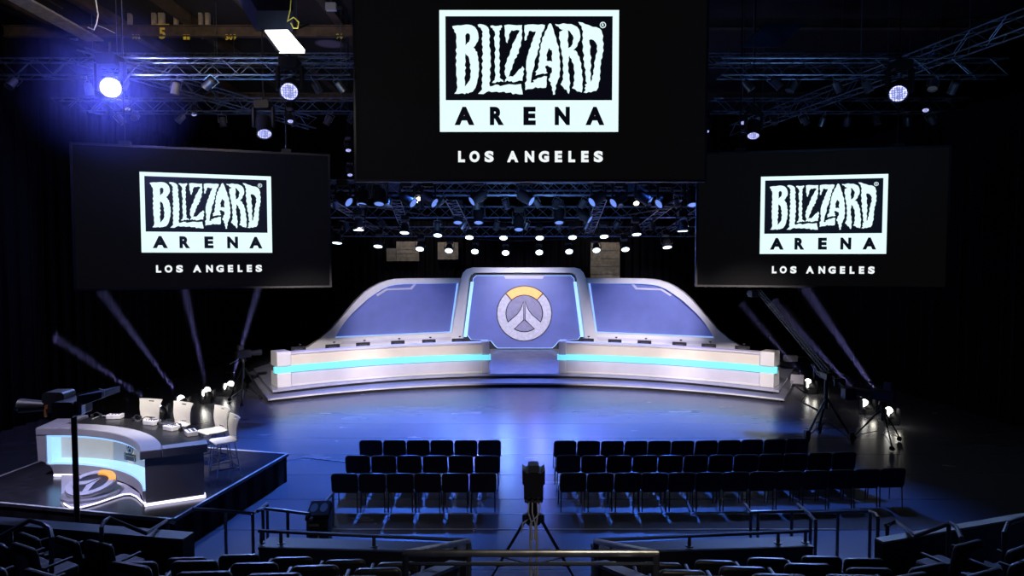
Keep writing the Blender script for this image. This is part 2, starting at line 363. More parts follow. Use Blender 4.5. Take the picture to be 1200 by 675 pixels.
LET = [
 [C1([(33,73),(48,70),(75,66),(100,67),(140,60),(165,61),(185,65),(203,74),(215,85),(228,104),(236,128),(240,165),(234,190),(222,206),(214,224),(198,240),(212,252),(216,268),(228,276),(228,292),(236,318),(234,340),(242,358),(240,390),(244,410),(238,440),(238,470),(230,492),(226,520),(214,558),(190,590),(170,594),(155,602),(140,598),(130,608),(110,600),(80,606),(47,604),(62,588),(72,555),(66,520),(70,490),(62,455),(64,400),(58,375),(66,345),(58,320),(68,290),(58,262),(68,238),(62,190),(66,160),(62,130),(50,118),(48,98),(38,90)]),
  C1([(135,145),(142,132),(152,126),(165,130),(173,145),(172,175),(164,196),(152,203),(144,214),(136,222),(137,190)]),
  C1([(135,288),(146,300),(158,308),(166,330),(168,355),(176,375),(170,400),(180,425),(174,450),(176,475),(168,500),(152,522),(130,550),(132,510),(126,480),(136,450),(130,420),(140,400),(130,380),(137,350),(133,320)])],
 [C1([(233,60),(250,56),(265,58),(282,62),(300,70),(314,82),(322,100),(321,125),(330,150),(322,175),(328,200),(322,225),(334,262),(330,290),(336,320),(332,350),(338,385),(326,412),(334,440),(326,470),(332,500),(322,520),(328,548),(350,545),(370,534),(395,534),(410,546),(440,538),(480,530),(530,535),(575,528),(578,560),(584,580),(588,610),(560,610),(530,603),(510,610),(495,594),(455,598),(440,588),(400,594),(380,588),(340,592),(320,584),(300,592),(290,600),(275,608),(235,605),(252,588),(268,570),(262,545),(270,520),(264,490),(272,460),(262,430),(272,400),(264,370),(276,345),(264,320),(276,290),(268,260),(274,235),(266,215),(270,190),(264,170),(272,150),(268,130),(274,118),(262,100),(256,84),(240,78)])],
 [C1([(332,70),(350,66),(370,72),(395,70),(420,65),(426,78),(414,88),(415,98),(402,108),(406,130),(400,150),(408,175),(402,205),(406,230),(398,260),(406,290),(400,325),(410,345),(402,380),(408,400),(402,435),(410,455),(405,478),(420,492),(430,495),(436,512),(415,505),(400,512),(385,508),(370,520),(347,518),(352,508),(366,497),(368,478),(374,455),(366,420),(372,390),(364,350),(372,315),(366,280),(376,255),(366,225),(366,190),(360,165),(372,140),(366,112),(352,98),(350,86),(338,84)])],
 [C1([(443,66),(470,60),(500,62),(540,66),(582,64),(580,90),(584,112),(578,140),(584,165),(572,200),(574,225),(556,255),(556,285),(540,298),(542,315),(522,332),(518,360),(508,375),(502,410),(490,425),(484,450),(478,472),(492,466),(510,470),(530,450),(545,430),(560,412),(575,405),(586,388),(600,410),(590,430),(596,450),(586,475),(586,502),(560,500),(540,508),(510,515),(500,505),(480,508),(465,500),(447,512),(450,492),(462,480),(448,455),(444,430),(452,405),(446,385),(462,352),(466,325),(484,300),(490,265),(504,240),(506,215),(522,190),(536,165),(544,140),(556,125),(564,105),(540,100),(515,108),(500,104),(492,118),(480,135),(480,165),(470,185),(466,205),(456,195),(454,165),(446,145),(448,110)])],
 [C2([(-6,66),(20,60),(60,58),(100,62),(130,58),(155,64),(152,84),(142,108),(128,125),(128,150),(116,170),(120,195),(106,215),(112,240),(98,262),(96,295),(78,330),(72,350),(74,380),(66,405),(54,440),(50,470),(44,518),(70,515),(62,500),(85,492),(100,480),(125,478),(150,465),(172,468),(168,500),(170,530),(165,556),(140,560),(120,556),(100,560),(82,552),(60,566),(20,568),(0,576),(2,545),(-2,520),(14,500),(8,470),(14,440),(6,415),(8,350),(16,310),(26,285),(28,262),(44,235),(46,210),(58,190),(62,165),(76,140),(84,112),(60,116),(40,106),(28,112),(22,140),(14,150),(10,180),(-4,186),(-6,160),(0,140),(-8,110)])],
 [C2([(192,50),(204,54),(212,72),(222,100),(230,135),(244,165),(246,195),(264,235),(262,265),(272,290),(268,320),(276,350),(272,385),(278,410),(270,440),(272,470),(258,495),(252,520),(240,540),(244,565),(234,585),(236,610),(220,613),(220,590),(212,575),(214,555),(200,530),(204,515),(190,505),(184,490),(196,475),(198,450),(212,435),(210,400),(190,392),(175,380),(158,386),(158,400),(166,412),(166,430),(176,440),(155,448),(140,444),(110,452),(82,460),(88,440),(80,430),(96,415),(106,398),(102,370),(112,350),(108,325),(118,300),(112,272),(122,250),(122,215),(134,190),(134,165),(150,145),(156,115),(172,95),(180,65)]),
  C2([(178,268),(184,250),(190,242),(196,258),(210,262),(214,290),(208,310),(214,352),(196,345),(180,348),(168,342),(172,320),(166,300)])],
 [C2([(235,56),(265,60),(300,50),(330,56),(362,56),(385,66),(408,78),(424,100),(430,125),(434,155),(428,185),(414,205),(410,228),(395,245),(378,262),(396,264),(408,276),(414,300),(428,315),(430,340),(442,365),(440,400),(450,425),(446,455),(456,490),(450,530),(454,560),(447,595),(430,588),(410,586),(395,570),(370,560),(384,540),(382,520),(390,500),(384,470),(392,440),(384,410),(384,375),(368,350),(366,330),(352,318),(350,303),(342,318),(345,340),(336,370),(342,400),(338,430),(350,455),(348,490),(356,520),(348,550),(352,580),(345,606),(335,595),(328,575),(310,568),(300,550),(280,532),(290,510),(300,490),(296,465),(304,440),(296,410),(302,380),(294,350),(298,320),(286,292),(288,265),(276,230),(278,195),(266,165),(270,140),(268,120),(300,100),(285,98),(270,90),(262,75),(245,70)]),
  C2([(335,102),(352,112),(362,130),(375,145),(382,165),(374,190),(374,210),(360,234),(338,246),(340,215),(332,185),(340,150)])],
 [C2([(418,40),(435,42),(450,44),(470,56),(500,64),(530,78),(560,80),(585,92),(600,106),(606,130),(614,150),(608,180),(618,210),(612,240),(618,265),(608,290),(608,320),(596,340),(598,370),(590,400),(594,430),(588,460),(592,490),(580,520),(578,555),(562,582),(540,584),(520,594),(500,590),(485,600),(462,594),(478,578),(470,560),(480,550),(472,535),(490,522),(478,505),(480,470),(472,440),(478,415),(464,385),(466,350),(456,330),(466,300),(452,265),(458,230),(448,195),(456,165),(450,140),(456,112),(446,95),(444,72),(430,60)]),
  C2([(503,180),(520,174),(540,182),(556,200),(568,225),(564,250),(570,270),(556,300),(556,325),(544,360),(548,390),(538,420),(540,450),(528,470),(530,490),(518,512),(514,480),(520,450),(512,420),(522,385),(514,350),(522,320),(512,295),(510,260),(516,235),(506,210)])],
]
LX, LY = 619.5, 83.2
def logo(parent, cx, cz, sx, sz, y):
    """the display picture; sx, sz metres per logo unit; (cx, cz) where the frame's centre sits on the screen"""
    F = lambda px, py, w=0: Vector((cx+(px-LX)*sx, y-w, cz-(py-LY)*sz))
    m = MB(); m.prism([[(514.8, 12), (724.3, 12), (724.3, 154.5), (514.8, 154.5)], [(521.8, 19), (521.8, 117.3), (716.9, 117.3), (716.9, 19)]], F, 0, .012)
    m.build('picture_frame', 'logo_white', parent, smooth=False)
    m = MB(); m.prism([[(521.8, 19), (716.9, 19), (716.9, 117.3), (521.8, 117.3)]], F, 0, .006); m.build('picture_ground', 'logo_dark', parent, smooth=False)
    for lp in LET: MB().prism(lp, F, .006, .016).build('jagged_letter', 'logo_white', parent, smooth=False)
    m = MB()
    cxr, cyr = 615+611/6.75, 20+63/6.75
    ring = lambda r: [(cxr+r*math.cos(2*PI*k/20), cyr+r*math.sin(2*PI*k/20)) for k in range(20)]
    m.prism([ring(3.6), ring(2.8)], F, .006, .016); put_glyph(m, 'R', cxr-1.3, cxr+1.5, cyr+1.8, cyr-1.8, lambda u, v: F(u, v, .016), .02)
    m.build('registered_mark', 'logo_white', parent, smooth=False)
    for ch, a, c in (('A', 108, 187), ('R', 248, 304), ('E', 381, 430), ('N', 505, 565), ('A', 627, 702)):
        m = MB(); put_glyph(m, ch, 500+a/3.375, 500+c/3.375, 495/3.375, 422/3.375, lambda u, v: F(u, v, .017), .06)
        m.build('dark_letter', 'logo_dark', parent, smooth=False)
    for ch, a, c in (('L', 122, 149), ('O', 167, 207), ('S', 227, 263), ('A', 316, 361), ('N', 387, 424), ('G', 442, 483), ('E', 506, 535), ('L', 560, 587), ('E', 611, 640), ('S', 661, 697)):
        m = MB(); put_glyph(m, ch, 500+a/3.375, 500+c/3.375, 643/3.375, 598/3.375, lambda u, v: F(u, v, .012), .055)
        m.build('white_letter', 'text_white', parent, smooth=False)
def screen(label, c, rz, w, h, lc, ls, group='hanging video screens'):
    t = thing('video_screen', label, 'screen', c, rz, group)
    MB().box((0, .12, 0), (w, .24, h)).build('screen_panel', 'screen_black', t, smooth=False)
    m = MB()
    for x in (-w/2-.03, w/2+.03): m.box((x, .12, 0), (.06, .3, h+.12))
    for z in (-h/2-.03, h/2+.03): m.box((0, .12, z), (w, .3, .06))
    m.build('screen_frame', 'riser', t, smooth=False)
    for x in (-w*.32, w*.32): MB().box((x, .35, h/2+.05), (.3, .3, .3)).tube([(x, .35, h/2+.1), (x, .35, 13.4-c[2])], .02, 6).build('hanging_bracket', 'black_metal', t)
    logo(t, lc[0], lc[1], ls[0], ls[1], -.003)
    return t
# centre screen
YS = 19.0
p0, p1 = atY(418, 210.5, YS), atY(825.5, 210.5, YS); w = p1.x-p0.x; h = w*9/16.6
a, c = atY(514.8, 12, YS), atY(724.3, 154.5, YS); zc = p0.z+h/2; xc = (p0.x+p1.x)/2
screen('huge black video screen hanging in the middle above the stage, largest logo', (xc, YS, zc), 0, w, h, ((a.x+c.x)/2-xc, (a.z+c.z)/2-zc), ((c.x-a.x)/209.5, (a.z-c.z)/142.5))
def side_screen(label, P, Q, cor, lg, rz):
    """cor: screen corners left-top.. in pixels, lg: logo frame corners"""
    lt, rt, rb, lb = [atP(x, y, P, Q) for x, y in cor]
    cx = (lt+rt+rb+lb)/4; w = (((rt-lt).xy.length)+((rb-lb).xy.length))/2; h = ((lt.z-lb.z)+(rt.z-rb.z))/2
    ux = Vector((math.cos(rz), math.sin(rz)))
    L = [atP(x, y, P, Q) for x, y in lg]; lc = sum(L, Vector())/4
    lw = ((L[1]-L[0]).xy.length+(L[2]-L[3]).xy.length)/2; lh = ((L[0].z-L[3].z)+(L[1].z-L[2].z))/2
    return screen(label, cx, rz, w, h, ((lc-cx).xy.dot(ux), lc.z-cx.z), (lw/209.5, lh/142.5))
P = atY(85, 250, 19.3); Q = atY(386, 250, 21.6); rz = math.atan2(Q.y-P.y, Q.x-P.x)
side_screen('black video screen with lit logo hanging at the left, angled inward', P, Q, [(84, 170), (385, 182), (386, 334), (90, 339)], [(162.5, 201), (316.5, 207), (320, 295.5), (167, 296.5)], rz)
P = atY(825, 250, 21.0); Q = atY(1115, 250, 19.6); rz = math.atan2(Q.y-P.y, Q.x-P.x)
side_screen('black video screen with lit logo hanging at the right, edges lost in darkness', P, Q, [(818, 182), (1112, 172), (1108, 338), (818, 332)], [(892, 207), (1041.5, 204), (1037.5, 298), (890, 297)], rz)

# ------------------------------------------------------------------ the stage platform
def arc(yc, ye, half):                      # circular front edge, middle yc, ends ye
    s = yc-ye; R = (half*half+s*s)/(2*s)
    return lambda x: yc-R+math.sqrt(max(R*R-x*x, 0))
lowf, upf = arc(26.2, 23.25, 9.1), arc(27.25, 23.85, 9.15)
def plat(fn, half, sx, sy, bx, by, z0, z1, inset=0.):
    N = 44; h = half-inset
    pts = [(AX-h+2*h*i/N, fn(-h+2*h*i/N)+inset) for i in range(N+1)]
    pts += [(AX+sx-inset, sy), (AX+bx-inset, by), (AX-bx+inset, by), (AX-sx+inset, sy)]
    return MB().prism([pts], lambda u, v, w: Vector((u, v, w)), z0, z1)
st = thing('stage_platform', 'wide curved pale stage platform of two shallow steps under the player desks', 'stage', (AX, 26, 0))
plat(lowf, 9.1, 11.75, 28.6, 10.6, 36.2, 0, .10, .10).build('lower_base', 'riser', st, world=True, smooth=False)
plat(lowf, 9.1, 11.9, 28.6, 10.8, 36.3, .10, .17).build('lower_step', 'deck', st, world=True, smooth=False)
plat(upf, 9.15, 11.6, 28.4, 10.5, 36.0, .17, .27, .12).build('step_riser', 'riser', st, world=True, smooth=False)
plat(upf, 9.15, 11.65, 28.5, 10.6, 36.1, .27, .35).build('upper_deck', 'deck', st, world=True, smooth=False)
# thin white trim line along the lower nosing
N = 60; path = []
for i in range(N+1):
    x = -9.05+18.1*i/N; y = lowf(x)-.004; e = .01; dx, dy = 1, (lowf(x+e)-lowf(x-e))/(2*e); L = math.hypot(dx, dy); path.append((AX+x, y, dy/L, -dx/L))
MB().sweep(path, [(0, .115), (.012, .115), (.012, .155), (0, .155)]).build('edge_trim', 'white_paint', st, world=True)

# ------------------------------------------------------------------ player desks
DZ = .35
def dpath(r0, r1, n=36, off=0.):
    out = []
    for i in range(n+1):
        r = r0+(r1-r0)*i/n; y = 27.65-.0385*r*r; s = -2*.0385*r; L = math.hypot(1, s)
        out.append((AX+r+(s/L)*off, y-(1/L)*off, s/L, -1/L))
    return out
def player_desk(side):
    r0, r1 = (-9.2, -1.45) if side < 0 else (1.45, 9.2)
    w = 'left' if side < 0 else 'right'
    base = (AX+(r0+r1)/2, 26.3, DZ)
    t = thing('player_desk', 'long curved white player desk with cyan light strip on the %s of the stage' % w, 'desk', base, 0, 'curved player desks')
    P = dpath(r0+.05, r1-.05)
    MB().sweep(P, [(-.12, DZ), (.0, DZ), (.0, DZ+.52), (-.12, DZ+.52)]).build('lower_panel', 'lavender', t, world=True)
    MB().sweep(P, [(-.10, DZ), (.05, DZ), (.05, DZ+.06), (-.10, DZ+.06)]).build('plinth', 'white_paint', t, world=True)
    MB().sweep(dpath(r0-.06, r1+.06), [(-.1, DZ+.53), (.10, DZ+.53), (.06, DZ+.76), (-.1, DZ+.76)]).build('light_strip', 'cyan', t, world=True)
    MB().sweep(P, [(-.12, DZ+.77), (.0, DZ+.77), (-.02, DZ+1.18), (-.12, DZ+1.18)]).build('upper_panel', 'cream', t, world=True)
    MB().sweep(P, [(-.16, DZ+1.19), (.07, DZ+1.19), (.07, DZ+1.27), (-.16, DZ+1.29)]).build('top_rail', 'lavender', t, world=True)
    MB().sweep(P, [(-1.15, DZ+.74), (-.12, DZ+.74), (-.12, DZ+.79), (-1.15, DZ+.79)]).build('desktop', 'gunmetal', t, world=True)
    for k, (a, c) in enumerate(((r0, r0+.42), (r1-.42 if side > 0 else r1-.3, r1))):
        if side > 0 and k == 0: c = a+.3
        Q = dpath(a, c, 3)
        for nm, pr in (('end_post', [(-.7, DZ), (.14, DZ), (.14, DZ+.50), (.10, DZ+.53), (-.7, DZ+.53)]), ('end_cap', [(-.7, DZ+.75), (.08, DZ+.75), (.13, DZ+.80), (.13, DZ+1.24), (.08, DZ+1.32), (-.7, DZ+1.30)])):
            MB().sweep(Q, pr).build(nm, 'white_paint', t, world=True, bevel=.02)
    m = MB()
    for r in (r0+.6, (r0+r1)/2, r1-.6):
        x, y, nx, ny = dpath(r, r+.1, 1)[0]; m.box((x-nx*.95, y-ny*.95, DZ+.37), (.08, .08, .74))
    m.build('desk_leg', 'black_metal', t, world=True)
    return t
player_desk(-1); player_desk(1)
def make_monitor(kind):
    t = thing('monitor', '', 'monitor')
    MB().rbox((0, 0, .40), (.56, .05, .36), .02).build('screen_housing', 'black_plastic', t)
    MB().rbox((0, -.03, .40), (.30, .03, .2), .02).build('back_cover', 'gunmetal', t)
    MB().tube([(0, 0, .02), (0, 0, .3)], .025).build('stand', 'black_metal', t)
    MB().rbox((0, .02, .012), (.26, .2, .024), .04, 'Z').build('foot', 'black_metal', t)
    MB().tube([(.06, 0, .57), (.06, 0, .64)], .008, 6).box((.06, .0, .66), (.09, .05, .045)).build('camera', 'black_plastic', t)
    return t
putmon = placer(make_monitor, 'monitor')
for w, xs in (('left', (348, 389, 424.5, 465.5, 502, 537)), ('right', (688.5, 721, 756, 797, 832, 871.5))):
    for i, px in enumerate(xs):
        # the spot on the desktop .62 m behind the desk front
        cand = [dpath(r/100, r/100+.1, 1, -.62)[0] for r in (range(-960, -120, 2) if w == 'left' else range(120, 960, 2))]
        x, y, nx, ny = min(cand, key=lambda c: abs(FPX*c[0]/c[1]-(px-600)))
        lab = 'black monitor seen from behind on the %s player desk, %s from %s' % (w, ORD[i], 'its outer end' if w == 'left' else 'the stage middle')
        putmon(lab, (x, y, DZ+.79), math.atan2(nx, -ny), group='monitors on the player desks', key='m')

# ------------------------------------------------------------------ backdrop
BY = 34.7
def B(w):                                    # drawing plane at distance BY-w
    return lambda u, v, ww: (lambda p: Vector((p.x, BY-ww, max(p.z, DZ))))(atY(u, v, BY))
F0 = B(0)
bd = thing('backdrop_centre', 'tall rounded white backdrop panel with round emblem at the middle of the stage', 'backdrop', (AX, BY, DZ))
outer = [(527.5, 410), (529.3, 398), (535.5, 361), (541.5, 325), (544, 319), (548, 315), (554, 313.2), (672, 313.2), (678, 315), (682, 319), (684.5, 325), (691, 361), (698.5, 398), (701, 410)]
inner = [(540, 410), (543, 394), (550.5, 327), (552, 322.5), (556, 320), (561, 319.3), (665, 319.3), (670, 320), (674, 322.5), (675.5, 327), (683.5, 394), (686.5, 410)]
MB().prism([outer+inner[::-1]], F0, .1, .75).build('outer_frame', 'white_paint', bd, world=True, bevel=.06)
MB().prism([inner], F0, -.1, .12).build('backing', 'riser', bd, world=True)
pan = [(558, 322.5), (669, 322.5), (672.5, 326), (682, 386), (681.5, 392), (677, 397.5), (655, 399), (650, 405), (647, 407.5), (583, 407.5), (580, 405), (575, 399), (552, 397.5), (547.5, 392), (548, 386), (554.5, 326)]
MB().prism([pan], F0, .13, .2).build('blue_panel', 'panel_blue', bd, world=True)
for sgn in (0, 1):
    s = [(552, 330), (555.5, 330), (547.3, 394), (543.6, 394)]
    if sgn: s = [(1227-x, y) for x, y in s][::-1]
    MB().prism([s], F0, .2, .3).build('light_strip', 'ice', bd, world=True)
def ringline(poly, t):
    c = (sum(p[0] for p in poly)/len(poly), sum(p[1] for p in poly)/len(poly)); o = []
    for x, y in poly:
        dx, dy = x-c[0], y-c[1]; L = math.hypot(dx, dy); o.append((x-dx/L*t, y-dy/L*t))
    return o
MB().prism([pan, ringline(pan, .8)], F0, .2, .215).build('light_rim', 'ice_dim', bd, world=True)
MB().prism([[(590, 322.5), (638, 322.5), (635.5, 326.5), (592.5, 326.5)]], F0, .2, .24).build('top_tab', 'lavender', bd, world=True)
# round emblem
EX, EY, ER = 614.3, 366.8, 31.3
def ringseg(a0, a1, ro, ri, n=24):
    f = lambda r, a: (EX+ER*r*math.cos(math.radians(a)), EY-ER*r*math.sin(math.radians(a)))
    return [f(ro, a0+(a1-a0)*i/n) for i in range(n+1)]+[f(ri, a1+(a0-a1)*i/n) for i in range(n+1)]
em = MB().prism([[(EX+ER*1.03*math.cos(2*PI*k/48), EY+ER*1.03*math.sin(2*PI*k/48)) for k in range(48)]], F0, .2, .22).build('emblem', 'riser', bd, world=True)
em['label'] = 'round emblem, silver ring with amber top arc'
def sub(mb, nm, m): o = mb.build(nm, m, em, smooth=True); return o
def E(loops, w0, w1):
    mb = MB().prism(loops, F0, w0, w1); mb.v = [v-bd.location for v in mb.v]; return mb
sub(E([ringseg(134.5, 405.5, 1, .70)], .22, .34), 'silver_ring', 'silver')
sub(E([ringseg(48.5, 131.5, 1, .70)], .22, .36), 'amber_arc', 'amber')
sub(E([[(EX+ER*.69*math.cos(2*PI*k/40), EY+ER*.69*math.sin(2*PI*k/40)) for k in range(40)]], .22, .235), 'inner_disc', mat('muted_lavender', (.30, .29, .42), .5))
G = lambda pts: [(540+x/5.625, 300+y/5.625) for x, y in pts]
for s in (0, 1):
    pl = [(411, 303), (404, 330), (392, 356), (372, 384), (305, 441), (322, 462), (344, 482), (411, 416)]
    if s: pl = [(2*418.5-x, y) for x, y in pl][::-1]
    sub(E([G(pl)], .235, .345), 'emblem_leg', 'silver')
def wedge():
    o = [(EX+ER*.69*math.cos(math.radians(a)), EY-ER*.69*math.sin(math.radians(a))) for a in range(235, 306, 7)]
    return o+[(614.3, 374)]
m = E([wedge(), [(EX+(x-EX)*.93, 383+(y-383)*.93) for x, y in wedge()]], .235, .25); sub(m, 'emblem_outline', 'riser')
def offset_poly(pl, t):
    area = sum(pl[i][0]*pl[(i+1) % len(pl)][1]-pl[(i+1) % len(pl)][0]*pl[i][1] for i in range(len(pl))); s = 1 if area > 0 else -1; out = []
    for i in range(len(pl)):
        p, q, r = Vector(pl[i-1]), Vector(pl[i]), Vector(pl[(i+1) % len(pl)]); n1 = Vector(((q-p).y, -(q-p).x)).normalized()*s; n2 = Vector(((r-q).y, -(r-q).x)).normalized()*s
        n = (n1+n2); n = n.normalized()/max(.45, n.normalized().dot(n1)); out.append(tuple(q+n*t))
    return out
for s in (0, 1):
    pl = [(411, 303), (404, 330), (392, 356), (372, 384), (305, 441), (322, 462), (344, 482), (411, 416)]
    if s: pl = [(2*418.5-x, y) for x, y in pl][::-1]
    sub(E([offset_poly(G(pl), .9)], .235, .30), 'emblem_outline', 'riser')
sub(E([ringseg(0, 360, .70, .665, 40)], .235, .26), 'emblem_outline', 'riser')
sub(E([[(EX+ER*1.04*math.cos(2*PI*k/48), EY+ER*1.04*math.sin(2*PI*k/48)) for k in range(48)], [(EX+ER*.99*math.cos(2*PI*k/48), EY+ER*.99*math.sin(2*PI*k/48)) for k in range(48)][::-1]], .21, .26), 'emblem_outline', 'gunmetal')
# wings: built on the left, mirrored to the right
PW, QW = atY(545, 330, 34.9), atY(361, 330, 31.9)
AXB = atY(613.4, 360, BY).x
wd = Vector((QW.x-PW.x, QW.y-PW.y, 0)).normalized(); wn = Vector((wd.y, -wd.x, 0))
if wn.y > 0: wn = -wn
def wing(side):
    w = 'left' if side < 0 else 'right'
    def Fw(u, v, ww):
        p = atP(u, v, PW, QW)+wn*ww
        return Vector((p.x if side < 0 else 2*AXB-p.x, p.y, max(p.z, DZ)))
    out = [(544, 325.5), (475, 326), (462, 326.6), (453, 328), (444, 331), (434, 336.2), (425, 342.5), (416, 351), (402, 367.5), (387.6, 384), (373.5, 396), (361, 404.5), (352, 410), (352, 418), (530, 414)]
    hol = [(536, 331.5), (475, 332), (463, 332.8), (455.6, 334.2), (447, 337.6), (438.6, 342.8), (430, 349.2), (421.6, 356.7), (411, 366.6), (402, 377), (396, 386), (391, 395), (528, 388.8)]
    c = Fw(460, 414, 0)
    t = thing('backdrop_wing', 'long low white backdrop wing with curved outer end and blue panel, %s of the emblem' % w, 'backdrop', (c.x, c.y, DZ), 0, 'curved backdrop wings')
    MB().prism([out, hol], Fw, 0, .45).build('wing_frame', 'white_paint', t, world=True, bevel=.04)
    MB().prism([ringline(hol, -2)], Fw, -.15, .02).build('backing', 'riser', t, world=True)
    MB().prism([ringline(hol, 1.6)], Fw, .02, .1).build('blue_panel', 'panel_blue', t, world=True)
    MB().prism([ringline(hol, .2), ringline(hol, 1.3)], Fw, .02, .16).build('light_rim', 'ice_dim', t, world=True)
    MB().prism([[(540, 393), (400, 398.5), (397, 402), (540, 396.5)]], Fw, .45, .49).build('ledge_trim', 'lavender', t, world=True)
    MB().prism([[(484, 333), (480, 337), (452, 338), (440, 345), (442, 347), (453, 340), (482, 339), (487, 333)]], Fw, .1, .14).build('panel_trim', 'lavender', t, world=True)
wing(-1); wing(1)
# ------------------------------------------------------------------ trusses
def truss_mb(a, c, w=.45, h=.45, step=.5, r=.024, sides=4):
    a, c = Vector(a), Vector(c); t = (c-a); L = t.length; t.normalize()
    s = t.cross(Vector((0, 0, 1)))
    if s.length < .1: s = Vector((1, 0, 0))
    s.normalize(); u = s.cross(t).normalized(); m = MB()
    K = [(-w/2, -h/2), (w/2, -h/2), (w/2, h/2), (-w/2, h/2)] if sides == 4 else [(-w/2, 0), (w/2, 0)]
    for (p, q) in K: m.tube([a+s*p+u*q, c+s*p+u*q], r, 6)
    n = max(1, int(L/step))
    for k in range(len(K) if sides == 4 else 1):
        (p, q), (p2, q2) = K[k], K[(k+1) % len(K)]
        for i in range(n):
            A = a+t*(L*i/n); Bq = a+t*(L*(i+1)/n)
            if i % 2: m.tube([A+s*p+u*q, Bq+s*p2+u*q2], r*.5, 4, caps=False)
            else: m.tube([A+s*p2+u*q2, Bq+s*p+u*q], r*.5, 4, caps=False)
            if sides == 2: m.tube([A+s*p, A+s*p2], r*.6, 4, caps=False)
    return m
def truss(label, a, c, group='lighting trusses', mt='dark_alu', **k):
    mb = truss_mb(a, c, **k)
    if k.get('sides', 4) == 4:
        for f in (.12, .5, .88):
            q = Vector(a).lerp(Vector(c), f); mb.tube([q+Vector((0, 0, .2)), (q.x, q.y, 13.98)], .01, 4)
            mb.tube([q+Vector((0, -.225, -.225)), q+Vector((0, .225, .225))], .02, 4)
    o = mb.build('lighting_truss', mt); return tag(o, label, 'truss', group)
TZ = 10.35
for (lab, a, c) in (
    ('long box truss across the upper left, nearer one above the big halo lamp', (-17, 18.6, TZ), (-4.4, 18.6, TZ)),
    ('long box truss across the upper right, nearer one in front', (5.7, 18.6, TZ), (13.5, 18.6, TZ)),
    ('farther box truss across the upper left behind the halo lamp', (-16, 23.6, 10.45), (-4.6, 23.6, 10.45)),
    ('farther box truss across the upper right behind the round lamp', (7, 23.6, 10.45), (16, 23.6, 10.45)),
    ('highest box truss crossing the upper left near the ceiling numbers', (-17, 27, 13.0), (-5.2, 27, 13.0)),
    ('highest box truss crossing the upper right near the ceiling', (7.5, 27, 13.0), (17, 27, 13.0)),
    ('side box truss running towards the stage along the upper left', (-13.4, 21, 11.4), (-8.6, 29, 10.9)),
    ('side box truss running towards the stage along the upper right', (13.2, 12, 10.9), (9.6, 29, 10.6)),
    ('box truss just under the centre screen, first row of the stage rig', (-7, 24, 7.6), (8, 24, 7.6)),
    ('box truss across the stage rig, second row behind the screen', (-8, 27.5, 7.0), (9, 27.5, 7.0)),
    ('box truss across the stage rig, lowest and farthest row', (-9.5, 31.5, 6.35), (10.5, 31.5, 6.35)),
    ('box truss across the stage rig high behind the centre screen edge', (-8, 29.5, 8.3), (9, 29.5, 8.3))):
    truss(lab, a, c)
for (lab, x0, x1) in (('ladder truss sloping down at the left end of the stage rig', -6.6, -6.0), ('ladder truss sloping down left of the middle of the stage rig', -2.2, -2.0), ('ladder truss sloping down between the left moving lights', -4.2, -4.9), 
                      ('ladder truss sloping down right of the middle of the stage rig', 3.2, 3.6), ('ladder truss sloping down at the right of the stage rig', 5.9, 5.6), ('ladder truss sloping down at the right end of the stage rig', 7.3, 7.0)):
    truss(lab, (x0, 24, 7.2), (x1, 31.3, 6.2), sides=2, w=.4, r=.02, mt='alu', group='ladder trusses in the stage rig')
# curved rails that carry the two rows of stage lamps are hung from the rig
# ------------------------------------------------------------------ lamps
def make_downlight(kind):
    """wash light: yoke, body, bright lens; built pointing straight down, lens at the origin"""
    t = thing('stage_lamp', '', 'stage lamp')
    MB().lathe([(.10, .42), (.15, .38), (.17, .26), (.20, .06), (.215, .0), (.19, .0), (.18, .03)], 20).build('lamp_body', 'black_plastic', t)
    MB().lathe([(.185, .004), (.185, .022), (.0, .03)], 20).build('lens', kind, t)
    m = MB()
    m.tube([(-.25, 0, .18), (-.25, 0, .5), (-.12, 0, .56), (.12, 0, .56), (.25, 0, .5), (.25, 0, .18)], .018, 6)
    m.tube([(-.26, 0, .18), (-.17, 0, .2)], .03, 6); m.tube([(.26, 0, .18), (.17, 0, .2)], .03, 6)
    m.build('yoke', 'black_metal', t)
    MB().rbox((0, 0, .66), (.34, .22, .2), .04).tube([(0, 0, .76), (0, 0, .98)], .02, 6).build('base_box', 'black_plastic', t)
    return t
putlamp = placer(make_downlight, 'stage_lamp')
rowA = [(420, 270), (474, 273), (513, 276), (550, 278.5), (590, 279), (632.5, 279), (671, 278.5), (708, 277.5), (746, 275), (800, 271)]
rowB = [(395, 285), (443, 289), (492, 292), (526, 294), (556.5, 295), (592.5, 296.5), (632, 296), (667, 295), (699, 293.5), (733, 292.5), (782, 290)]
TOPS = {}
for nm, row, near, far, side in (('upper', rowA, 22.5, 30, 190), ('lower', rowB, 25, 33, 190)):
    for i, (px, py) in enumerate(row):
        k = min(1, abs(px-611)/195.); Y = far-(far-near)*k*k
        p = atY(px, py, Y)
        tgt = Vector((AX+(p.x-AX)*1.05, 25.5, .3))
        d = (tgt-p).normalized(); d = Vector((d.x*.5, d.y*.4-.25, d.z)).normalized()
        rot = (-d).to_track_quat('Z', 'Y').to_euler()
        t = putlamp('glowing stage lamp in the %s row under the rig, %s from the left' % (nm, ORD[i]), p, rot=rot, group='two curved rows of stage lamps', key='lens', scale=(.92,)*3)
        TOPS.setdefault(nm, []).append(p-d*.89)
        q = p+d*.08
        spot('lamp_beam', q, p+d*5, 520 if nm == 'upper' else 600, ICE if i % 2 else VIOLET, 74, .8, .16, parent=t)
